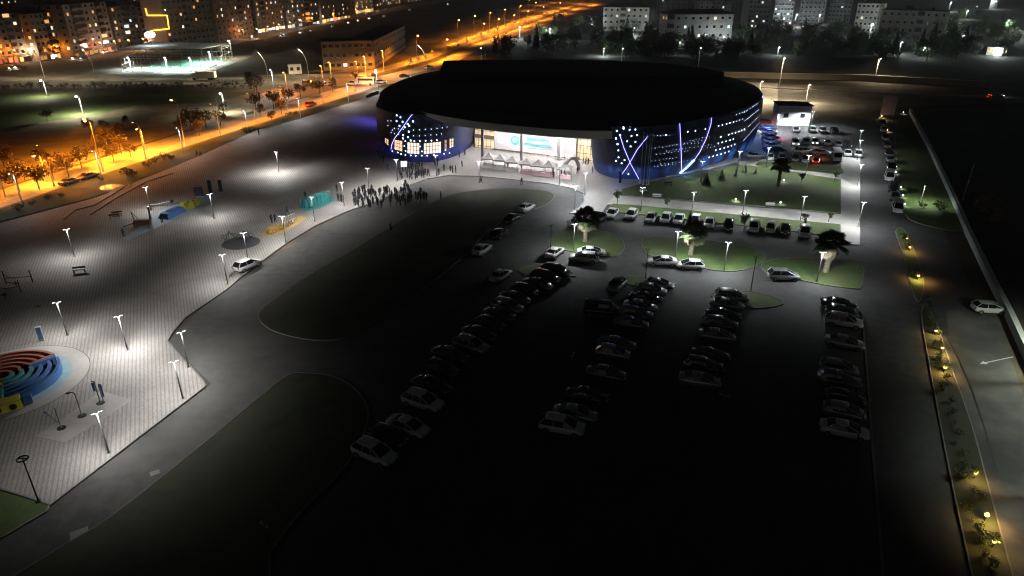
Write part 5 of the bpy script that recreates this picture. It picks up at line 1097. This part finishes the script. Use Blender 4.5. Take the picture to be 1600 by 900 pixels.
# white kiosk
building('white kiosk building with two dark windows by the busy car park', (1213, 196), (1264, 197), 5.6, 6, 1, 2, mat('kiosk_white', (.82, .82, .82), .7, var=.06, scale=.5), 0, 'flat', name='kiosk', seed=82, winw=1.3, winh=1.2, side=False)
# street-level clutter of light in the city: short lamps along the street
cl = [(i * 22 + 8, 101 - i * 22 * .105) for i in range(18)] + [(404 + i * 17, 60 - i * 3.9) for i in range(14)]
for i, (x, y) in enumerate(cl):
    c = [SOD, SOD, (1, .85, .6), (1, .2, .08)][i % 4] if x < 180 else [(1, .85, .65), SOD][i % 2]
    mast(x, y, 6, 620 if x < 180 else 480, c, 'street lamp of the city street, %s from the left' % orw(i), group='lamps of the city street', em=[E_sod, E_warm][i % 2], br=.4, arm=.8, spot=None)
# parked and moving cars on the city street as lit dots
for i, (x, y) in enumerate(((20, 108), (30, 107), (130, 93), (165, 83), (172, 82), (395, 58), (440, 57), (445, 56), (470, 52), (487, 49), (520, 42), (545, 36), (560, 33), (577, 30), (600, 26), (118, 92), (640, 17), (700, 7))):
    car(x, y, ang((0, 101), (400, 62)) if x < 300 else ang((400, 62), (560, 28)), random.choice(['sedan', 'suv', 'hatch']), random.choice(['white', 'silver', 'grey']), 'car with lights on the distant city street, %s from left' % orw(sorted([20, 30, 130, 165, 172, 395, 440, 445, 470, 487, 520, 545, 560, 577, 600, 118, 640, 700]).index(x)), 'cars on the distant city street', None, 1.0)
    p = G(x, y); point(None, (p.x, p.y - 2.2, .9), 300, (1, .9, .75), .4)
# ------------------------------------------------------------ sports pitch
sheet('pitch_turf', [(224, 112), (238, 97), (330, 93), (356, 92), (318, 108), (300, 113)], .03, mat('turf', (.12, .34, .22), .9, var=.1, scale=.3), z0=0.0)
fr = empty('pitch_cage', (0, 0, 0), 0, 'tall netted cage with white roof truss around the green pitch', 'sports cage'); b = MB()
cor = [G(192, 112), G(236, 91), G(364, 89), G(315, 112)]
for i in range(4):
    a, c = cor[i], cor[(i + 1) % 4]
    for j in range(9):
        p = a.lerp(c, j / 8); b.tube(p, p + Vector((0, 0, 5.5)), .09, n=4)
    for z in (.1, 2.8, 5.5): b.tube(a + Vector((0, 0, z)), c + Vector((0, 0, z)), .07, n=4)
for j in range(1, 8):
    b.tube(cor[0].lerp(cor[1], j / 8) + Vector((0, 0, 5.5)), cor[3].lerp(cor[2], j / 8) + Vector((0, 0, 5.5)), .08, n=4)
b.build('cage_frame', M_white, fr)
# roof panel of the grandstand beyond the pitch
b = MB(); q = [G(190, 96), G(240, 83), G(362, 86), G(318, 96)]
b.add([p + Vector((0, 0, 5.6)) for p in q] + [p + Vector((0, 0, 5.8)) for p in q], [(3, 2, 1, 0), (4, 5, 6, 7), (0, 1, 5, 4), (1, 2, 6, 5), (2, 3, 7, 6), (3, 0, 4, 7)]); b.build('cage_roof', mat('pale_sheet', (.6, .64, .62), .7, var=.3, scale=.2), fr)
for i, (px, py, h, e) in enumerate(((205, 108, 5, 9000), (243, 90, 11, 24000), (300, 108, 5, 12000), (330, 98, 5, 14000), (262, 108, 5, 14000))):
    mast(px, py, h, e, (.8, 1, .95), 'pitch floodlight, %s around the cage' % orw(i), 'floodlight', E_led, .6, cat='floodlight', group='pitch floodlights', br=2.5 if i == 1 else .4, spot=166 if i != 1 else 140)  # huge bulb on the tallest mast imitates its glare by shape
# ------------------------------------------------------------ walls and billboard
def longwall(name, pts, h, th, m, lb, cat='wall', cap=True):
    r = empty(name, (0, 0, 0), 0, lb, cat); b = MB(); c_ = MB()
    for p, q in zip(pts[:-1], pts[1:]):
        a = G(*p); c = G(*q); d = c - a; mid = (a + c) / 2; t_ = math.atan2(d.y, d.x); b.box((mid.x, mid.y, h / 2), (d.length, th, h), t_); c_.box((mid.x, mid.y, h + .06), (d.length + .1, th + .16, .12), t_)
    b.build('wall_body', m, r)
    if cap: c_.build('coping', mat('coping', (.7, .72, .72), .8), r)
    return r
longwall('boundary_wall', [(1421, 176), (1428, 190), (1450, 232), (1477, 290), (1500, 342), (1508, 362), (1545, 440), (1575, 500), (1600, 556), (1640, 640)], 1.2, .5, mat('wall_pale', (.6, .62, .62), .8, var=.2, scale=.5), 'long pale boundary wall running down the right side')
longwall('retaining_wall', [(900, 118), (1120, 121), (1350, 126), (1540, 137)], 2.2, .6, mat('wall_tan', (.34, .28, .22), .85, var=.2, scale=.2), 'long tan retaining wall above the back road')
longwall('guard_rail', [(1188, 138), (1390, 148), (1545, 151.5)], .5, .2, M_path, 'pale low guard rail between the carriageways of the back road', 'guard rail', False)
a = G(1374, 183); c = G(1396, 183); r = empty('billboard', a, 0, 'blank pinkish billboard panel at the head of the right road', 'billboard'); Lb = (c - a).length
b = MB(); b.box((Lb / 2, 0, 3.4), (Lb, .3, 5.6)); b.build('panel', mat('panel_pink', (.40, .34, .36), .6), r)
for x in (.3, Lb - .3): b = MB(); b.tube((x, .25, 0), (x, .25, 6.1), .1, n=8); b.build('leg', M_galv, r)
p = G(1380, 187); point(None, (p.x, p.y - .8, .5), 30, (1, .6, .4), .2, spot=None)
longwall('roundabout_barrier', [(572, 154), (580, 150), (592, 146)], 1.0, .2, mat('barrier_red', (.5, .15, .08), .6), 'short orange barrier at the hall end of the verge', 'barrier')

# ------------------------------------------------------------ plaza play equipment
# maze
mz = empty('labyrinth', (0, 0, 0), 0, 'round coloured play maze with curved red, blue and green walls at the left edge', 'play maze')
mc = G(8, 600); M_mz = {'red': mat('maze_red', (.30, .09, .06), .7, var=.1), 'blue': mat('maze_blue', (.03, .11, .30), .7, var=.1), 'teal': mat('maze_teal', (.05, .2, .24), .7, var=.1), 'yellow': mat('maze_yellow', (.6, .55, .05), .7)}
def arcwall(r_, a0, a1, m, h=1.0, th=.34, nm='maze_wall'):
    b = MB(); N = max(4, int((a1 - a0) * r_ / .4)); vs = []
    for i in range(N + 1):
        a = a0 + (a1 - a0) * i / N
        for rr, z in ((r_ - th / 2, .14), (r_ - th / 2, .14 + h), (r_ + th / 2, .14 + h), (r_ + th / 2, .14)): vs.append((mc.x + rr * math.cos(a), mc.y + rr * math.sin(a), z))
    fs = [(i * 4 + k, (i + 1) * 4 + k, (i + 1) * 4 + (k + 1) % 4, i * 4 + (k + 1) % 4) for i in range(N) for k in range(4)] + [(3, 2, 1, 0), (N * 4, N * 4 + 1, N * 4 + 2, N * 4 + 3)]
    b.add(vs, [f[::-1] for f in fs]); b.build(nm, m, mz)
Rm = (G(95, 575) - mc).length
for j in range(7):
    rr = Rm - j * 0.86
    if rr < .8: continue
    arcwall(rr, 1.0 + .03 * j, 2.9, M_mz['red']); arcwall(rr, -.9, .82 - .05 * (j % 3), M_mz['blue'] if j < 3 else M_mz['teal']); arcwall(rr, -2.3, -1.05, M_mz['yellow'] if j > 3 else M_mz['blue'])
for a, m in ((.9, 'blue'), (1.0, 'red'), (-1.0, 'teal')):
    b = MB(); q0 = Rm - 2.6; q1 = Rm; b.box((mc.x + (q0 + q1) / 2 * math.cos(a), mc.y + (q0 + q1) / 2 * math.sin(a), .64), (q1 - q0, .3, .98), a); b.build('maze_divider', M_mz[m], mz)
def disc(name, px, py, r_, m, z, lb=None, kind='structure', lw=None):
    c = G(px, py); N = 48; b = MB()
    b.prism([(c.x + r_ * math.cos(2 * math.pi * i / N), c.y + r_ * math.sin(2 * math.pi * i / N)) for i in range(N)], z - .004, z); o = b.build(name, m); return tag(o, lb, kind=kind)
disc('maze_apron', 8, 600, Rm + 2.9, M_black, .145); disc('maze_apron_pale', 8, 600, Rm + 2.82, M_slab, .149); disc('maze_floor', 8, 600, Rm + 1.1, mat('floor_paleblue', (.22, .36, .42), .7, var=.1), .153); disc('maze_inner_floor', 8, 600, Rm - .1, mat('floor_darkgreen', (.035, .05, .045), .8), .157)
# yellow arrow box at the maze mouth and the info panel
p = G(14, 640); r = empty('play_block', (p.x, p.y, .14), .6, 'yellow and blue climbing block at the lower rim of the maze', 'climbing block')
b = MB(); b.box((0, 0, .5), (2.6, 1.6, 1.0), 0, 0, .9, .9); b.build('block_base', M_mz['yellow'], r); b = MB(); b.tube((-.8, -.85, .45), (-.8, .85, .45), .33, n=12); b.tube((.5, -.85, .45), (.5, .85, .45), .33, n=12); b.build('crawl_tube', M_black, r); b = MB(); b.box((1.75, .2, .45), (.8, .9, .9)); b.build('side_block', M_mz['blue'], r)
def panel(px, py, lb, col, h=2.0, w_=.9, rz=0.0):
    p = G(px, py); r = empty('info_panel', (p.x, p.y, .14), rz, lb, 'panel'); b = MB(); b.box((0, 0, h / 2 + .2), (w_, .12, h)); b.build('panel_face', col, r); b = MB(); b.box((0, 0, .1), (w_ + .1, .3, .2)); b.build('panel_foot', M_galv, r); b = MB(); b.box((0, 0, h + .24), (w_ + .1, .2, .1)); b.build('panel_cap', M_galv, r); return r
M_pb = mat('panel_blue', (.1, .2, .4), .5); M_pd = mat('panel_dark', (.05, .055, .09), .5)
panel(66, 534, 'narrow blue info panel behind the maze', M_pb, 1.6, .5, .4)
# exercise slab and three swivel posts
sl = [(55, 684), (100, 656), (158, 612), (206, 627), (150, 665), (102, 694)]
sheet('exercise_slab', sl, .165, M_slab, z0=0.0)
for i, (px, py, tx, ty) in enumerate(((97, 671, 68, 655), (129, 652, 114, 616), (158, 632, 147, 597))):
    p = G(px, py); r = empty('exercise_post', (p.x, p.y, .166), 0, ['left exercise post with slanting arm on the pale slab', 'middle exercise post with a curved top on the pale slab', 'right exercise post with blue hanging panels on the pale slab'][i], 'exercise post', 'exercise posts on the slab')
    b = MB(); b.tube((0, 0, 0), (0, 0, .06), .42, .40, 18); b.build('base_plate', M_black, r)
    b = MB(); b.tube((0, 0, 0), (-.1, .1, 2.6 - .3 * (i == 0)), .07, .05, 8)
    if i == 0: b.tube((0, 0, .5), (-1.5, .5, 1.5), .05, n=6); b.ball((-1.5, .5, 1.5), .12)
    if i == 1: b.path([(-.1, .1, 2.6), (-.3, .1, 2.75), (-.75, .1, 2.7)], .06, 6); b.box((-.8, .1, 2.65), (.35, .2, .12))
    if i == 2: b.path([(-.1, .1, 2.6), (-.35, .1, 2.6)], .06, 6); b.tube((.35, 0, 0.3), (.3, .1, 2.3), .05, n=6)
    b.build('post', mat('grey_paint', (.14, .15, .16), .5), r)
    if i == 2: b = MB(); b.box((.38, .1, 1.5), (.34, .06, 1.5)); b.box((-.32, .1, 1.9), (.25, .06, 1.0)); b.build('panel_face', M_pb, r)
# long play mound, blue to yellow
sheet('play_base', [(192, 374), (232, 345), (250, 330), (312, 308), (345, 300), (347, 305), (318, 325), (262, 350), (200, 377)], .165, mat('base_paleblue', (.3, .36, .42), .7), z0=0.0)
def lump(name, parts, px, py, rz, lb, cat):
    p = G(px, py); r = empty(name, (p.x, p.y, .16), rz, lb, cat)
    for nm, m, fn in parts: b = MB(); fn(b); b.build(nm, m, r)
    return r
rzm = ang((200, 370), (320, 315))
def f_blue(b): b.box((0, 0, .45), (5.0, 2.2, .9), 0, 0, .82, .7); b.box((.4, -.1, 1.0), (3.0, 1.2, .3), 0, 0, .8, .7)
def f_yel(b):
    random.seed(5)
    for i in range(9): b.box((3.4 + i * .42, random.uniform(-.6, .6), .45 + .2 * random.random()), (1.3, 1.4, .9 + .3 * random.random()), i * .5, 0, .6, .6)
def f_hold(b):
    for i in range(6): b.ball((3.2 + i * .7, -.3 + .2 * (i % 3), 1.15), .16)
lump('climbing_mound', [('blue_ramp', M_mz['blue'], f_blue), ('yellow_rocks', mat('rock_yellow', (.42, .40, .05), .8, var=.2, scale=2), f_yel), ('hold', mat('hold_brown', (.2, .1, .05), .7), f_hold)], 270, 337, rzm, 'long climbing mound, blue ramp at left and yellow rocks at right', 'climbing mound')
def f_hut(b): b.box((0, 0, .5), (2.6, 1.2, .55), 0, 0, 1, .8); b.box((0, .1, .9), (2.6, .9, .12))
def f_leg(b):
    for x in (-1.2, 1.2): b.tube((x, -.5, 0), (x, -.5, .8), .06, n=6); b.tube((x, .5, 0), (x, .5, .8), .06, n=6)
    b.tube((-1.2, .4, .8), (-1.5, .5, 2.4), .08, n=6); b.tube((-1.5, .5, 2.4), (-.4, .3, .9), .04, n=6); b.tube((-1.3, 0, .5), (-3.0, -.6, .1), .07, n=6)
lump('wooden_bridge', [('deck', mat('wood_red', (.18, .08, .05), .7, var=.2, scale=3), f_hut), ('frame', M_black, f_leg)], 223, 353, .25, 'low reddish wooden play bridge left of the blue ramp', 'play bridge')
p = G(236, 345); panel(236, 345, 'dark upright post panel between bridge and blue ramp', M_pd, 2.2, .35, rzm)
panel(312, 309, 'dark blue upright panel with pale side behind the yellow rocks', M_pd, 1.9, 1.6, .3); panel(330, 304, 'tall dark kiosk panel, left of two with pale caps', M_pd, 2.6, .7, .2); panel(346, 302, 'tall dark kiosk panel, right of two with pale caps', M_pd, 2.4, .7, .2)
def f_bal(b): b.path([(-2.0, 0, .45), (-.6, .1, .35), (.6, 0, .55), (1.9, .25, .6)], .13, 6)
def f_ball2(b): b.ball((2.0, .25, .65), .35); b.tube((-1.8, 0, 0), (-1.8, 0, .5), .07, n=6); b.tube((.5, 0, 0), (.5, 0, .5), .07, n=6)
lump('balance_beam', [('beam', M_galv, f_bal), ('support', M_black, f_ball2)], 251, 323, .35, 'bent grey balance beam behind the climbing mound', 'balance beam')
def f_bench(b): b.box((0, 0, .45), (1.7, .5, .08)); b.box((-.7, 0, .2), (.1, .45, .42)); b.box((.7, 0, .2), (.1, .45, .42))
def bench(px, py, rz, lb, m=M_black):
    p = G(px, py); r = empty('bench', (p.x, p.y, .15), rz, lb, 'bench'); b = MB()
    for k in (-.16, 0, .16): b.box((0, k, .45), (1.7, .13, .06))
    b.build('seat', m, r)
    for s in (-1, 1): b = MB(); b.box((s * .7, 0, .21), (.08, .42, .42)); b.build('leg', M_black, r)
    b = MB(); b.box((0, .24, .72), (1.7, .05, .3)); b.build('backrest', m, r)
bench(184, 339, .5, 'dark bench, upper of two left of the wooden bridge'); bench(180, 343, .5, 'dark bench, lower of two left of the wooden bridge')
bench(1044, 292, .1, 'dark bench below the blue wall'); bench(1026, 311, -.1, 'pale bench on the garden path at left', M_white); bench(1203, 325, -.1, 'pale bench on the garden path at right', M_white); bench(1005, 303, .6, 'pale bench below the flagpoles', M_white); bench(125, 427, .3, 'low bench alone on the left plaza'); bench(388, 210, .4, 'bench by the dark hedge on the verge')
# dark round net climber
dd = disc('round_mat', 377, 381, 3.0, mat('mat_dark', (.05, .05, .055), .9), .155); disc('round_bed_rim', 175, 293, 3.9, M_black, .150); disc('round_bed', 175, 293, 3.4, M_slab, .156); disc('round_bed_core', 175, 293, 2.2, M_black, .162)
def f_net(b):
    for i in range(3): a = i * 2.1; b.tube((1.2 * math.cos(a), 1.2 * math.sin(a), 0), (0, 0, 1.6), .05, n=6)
    b.path([(1.3 * math.cos(i * .6), 1.3 * math.sin(i * .6), .7) for i in range(12)], .04, 5)
lump('spinner', [('frame', M_black, f_net)], 360, 377, 0, 'dark climbing spinner on the round mat', 'spinner'); lump('rocker', [('frame', M_black, f_net)], 384, 376, 1, 'small dark rocker behind the lamp on the round mat', 'rocker')
# turquoise play frame
def f_t1(b):
    random.seed(6)
    for i in range(8): b.box((-2.4 + i * .7, random.uniform(-.5, .5), .9), (.9, .9, random.uniform(.9, 1.6)), i * .4, 0, .7, .7)
def f_t2(b):
    for i in range(7):
        x = -3 + i; b.tube((x, -.9, 0), (x, -.7, 2.0), .05, n=6); b.tube((x, .9, 0), (x, .7, 1.8), .05, n=6)
    b.tube((-3, -.7, 2), (3, -.7, 2.0), .05, n=6); b.tube((-3, .7, 1.8), (3, .7, 1.8), .05, n=6)
    for i in range(6): b.tube((-3 + i, -.7, 2), (-2 + i, .7, 1.8), .035, n=5)
M_tq = mat('play_turquoise', (.03, .26, .27), .5); sheet('play_floor_teal', [(466, 326), (475, 316), (520, 308), (524, 314), (500, 327), (480, 332)], .15, mat('floor_teal', (.06, .28, .28), .8))
lump('play_climber', [('panels', M_tq, f_t1), ('bars', mat('bars_teal', (.05, .35, .36), .4), f_t2)], 494, 321, ang((470, 328), (520, 310)), 'turquoise play frame on a teal floor', 'play frame')
M_oc = mat('play_ochre', (.45, .26, .06), .6); sheet('play_floor_ochre', [(408, 368), (420, 356), (470, 338), (480, 342), (446, 364), (420, 370)], .15, mat('floor_ochre', (.5, .32, .1), .8))
def f_o1(b):
    random.seed(9)
    for i in range(10): b.tube((-3.0 + i * .6, -.6, .1), (-2.7 + i * .6, .1, random.uniform(.5, 1.1)), .13, n=6); b.box((-3 + i * .6, .1, .35), (.4, .7, .5), i * .6)
def f_o2(b):
    for i in range(9): b.tube((0 + i * .4, -.4, 0), (.1 + i * .4, -.4, 1.8), .035, n=5)
    b.tube((0, -.4, 1.8), (3.3, -.4, 1.8), .04, n=5); b.tube((0, -.4, .9), (3.3, -.4, .9), .04, n=5)
lump('play_climber', [('logs', M_oc, f_o1), ('white_bars', M_white, f_o2)], 440, 358, ang((412, 368), (472, 340)), 'ochre log play frame with white bars', 'play frame')
def f_fit(b):
    b.tube((-1.6, 0, 0), (-1.6, 0, 2.0), .07, n=6); b.tube((1.8, 0, 0), (1.8, 0, 1.9), .07, n=6); b.tube((-1.6, 0, .9), (1.8, 0, .9), .05, n=6); b.tube((-1.6, 0, .4), (.4, -1.2, .4), .05, n=6); b.tube((.2, -1.2, 0), (.2, -1.2, .9), .06, n=6); b.box((.2, -1.2, .5), (.6, .4, .1)); b.tube((-1.6, 0, 1.4), (-.6, .8, .3), .04, n=5)
lump('fitness_frame', [('frame', M_black, f_fit)], 10, 462, .4, 'dark fitness frame at the left edge, nearer one', 'fitness frame'); lump('fitness_frame', [('frame', M_black, f_fit)], 30, 444, .2, 'dark fitness frame at the left edge, farther one', 'fitness frame')
for i, (px, py) in enumerate(((60, 480), (366, 290), (304, 178))):
    p = G(px, py); b = MB(); b.tube((0, 0, 0), (0, 0, .012), .35, n=14); o = b.build('manhole_cover', M_black); o.location = (p.x, p.y, .142 if py > 200 else .05); tag(o, ['dark manhole cover on the plaza left of the maze lamp', 'dark manhole cover on the upper plaza', 'dark cover in the field'][i], 'manhole cover')
sheet('far_lane', [(1478, 30), (1500, 34), (1560, 56), (1640, 74), (1700, 84), (1700, 96), (1620, 84), (1540, 62), (1484, 40)], .02, M_asph2)
for px, py, h, e, lb in ((1508, 30, 7, 900, 'lamp at the start of the far lane, top right'), (1570, 48, 7, 900, 'lamp above the middle of the far lane'), (1440, 90, 5, 260, 'lamp at the foot of the large right block'), (1596, 62, 7, 1200, 'lamp by the far lane at the right edge')):
    mast(px, py, h, e * 2.4, (.8, 1.0, .85), lb, em=E_led, br=.4, arm=.8, spot=None, group='lamps of the far lane')
car(1556, 152, 0.0, 'sedan', 'silver', 'car with white and red lights far right on the back road', None, ('front', 'rear'))
p = G(1504, 312); q_ = MB(); q_.tube((0, 0, 0), (.3, 0, 7.0), .07, .04, 6); q_.tube((0, 0, 0), (0, 0, .3), .16, n=8); o = q_.build('bare_pole', M_galv); o.location = p; tag(o, 'slim leaning pole beyond the boundary wall', 'pole')
# curved planting lines on the verge
for i, pts_ in enumerate(([(100, 345), (118, 330), (148, 322), (175, 306), (200, 290)], [(142, 337), (180, 312), (230, 285), (271, 272)])):
    b = MB(); q = [G(*p) + Vector((0, 0, .18)) for p in pts_]; b.path(q, .09, 4); tag(b.build('kerb_line', M_black), kind='structure')
dups = {}
for o in COL.objects:
    if not o.parent and o.get('label'): dups.setdefault(o['label'], []).append(o.name)
for k, v in dups.items():
    if len(v) > 1: print('DUP', k, v)
    if not 4 <= len(k.split()) <= 16: print('LEN', len(k.split()), k)
# ------------------------------------------------------------ thin night haze round camera and city
hm = bpy.data.materials.new('haze'); hm.use_nodes = True; ht = hm.node_tree; ht.nodes.clear()
ho = ht.nodes.new('ShaderNodeOutputMaterial'); hv = ht.nodes.new('ShaderNodeVolumePrincipled')
hv.inputs['Color'].default_value = (.9, .9, .9, 1); hv.inputs['Density'].default_value = 0.0004; hv.inputs['Anisotropy'].default_value = 0.3
ht.links.new(hv.outputs['Volume'], ho.inputs['Volume'])
hb = MB(); hb.box((0, 2900, 27), (9000, 6800, 56)); tag(hb.build('haze', hm), kind='stuff')
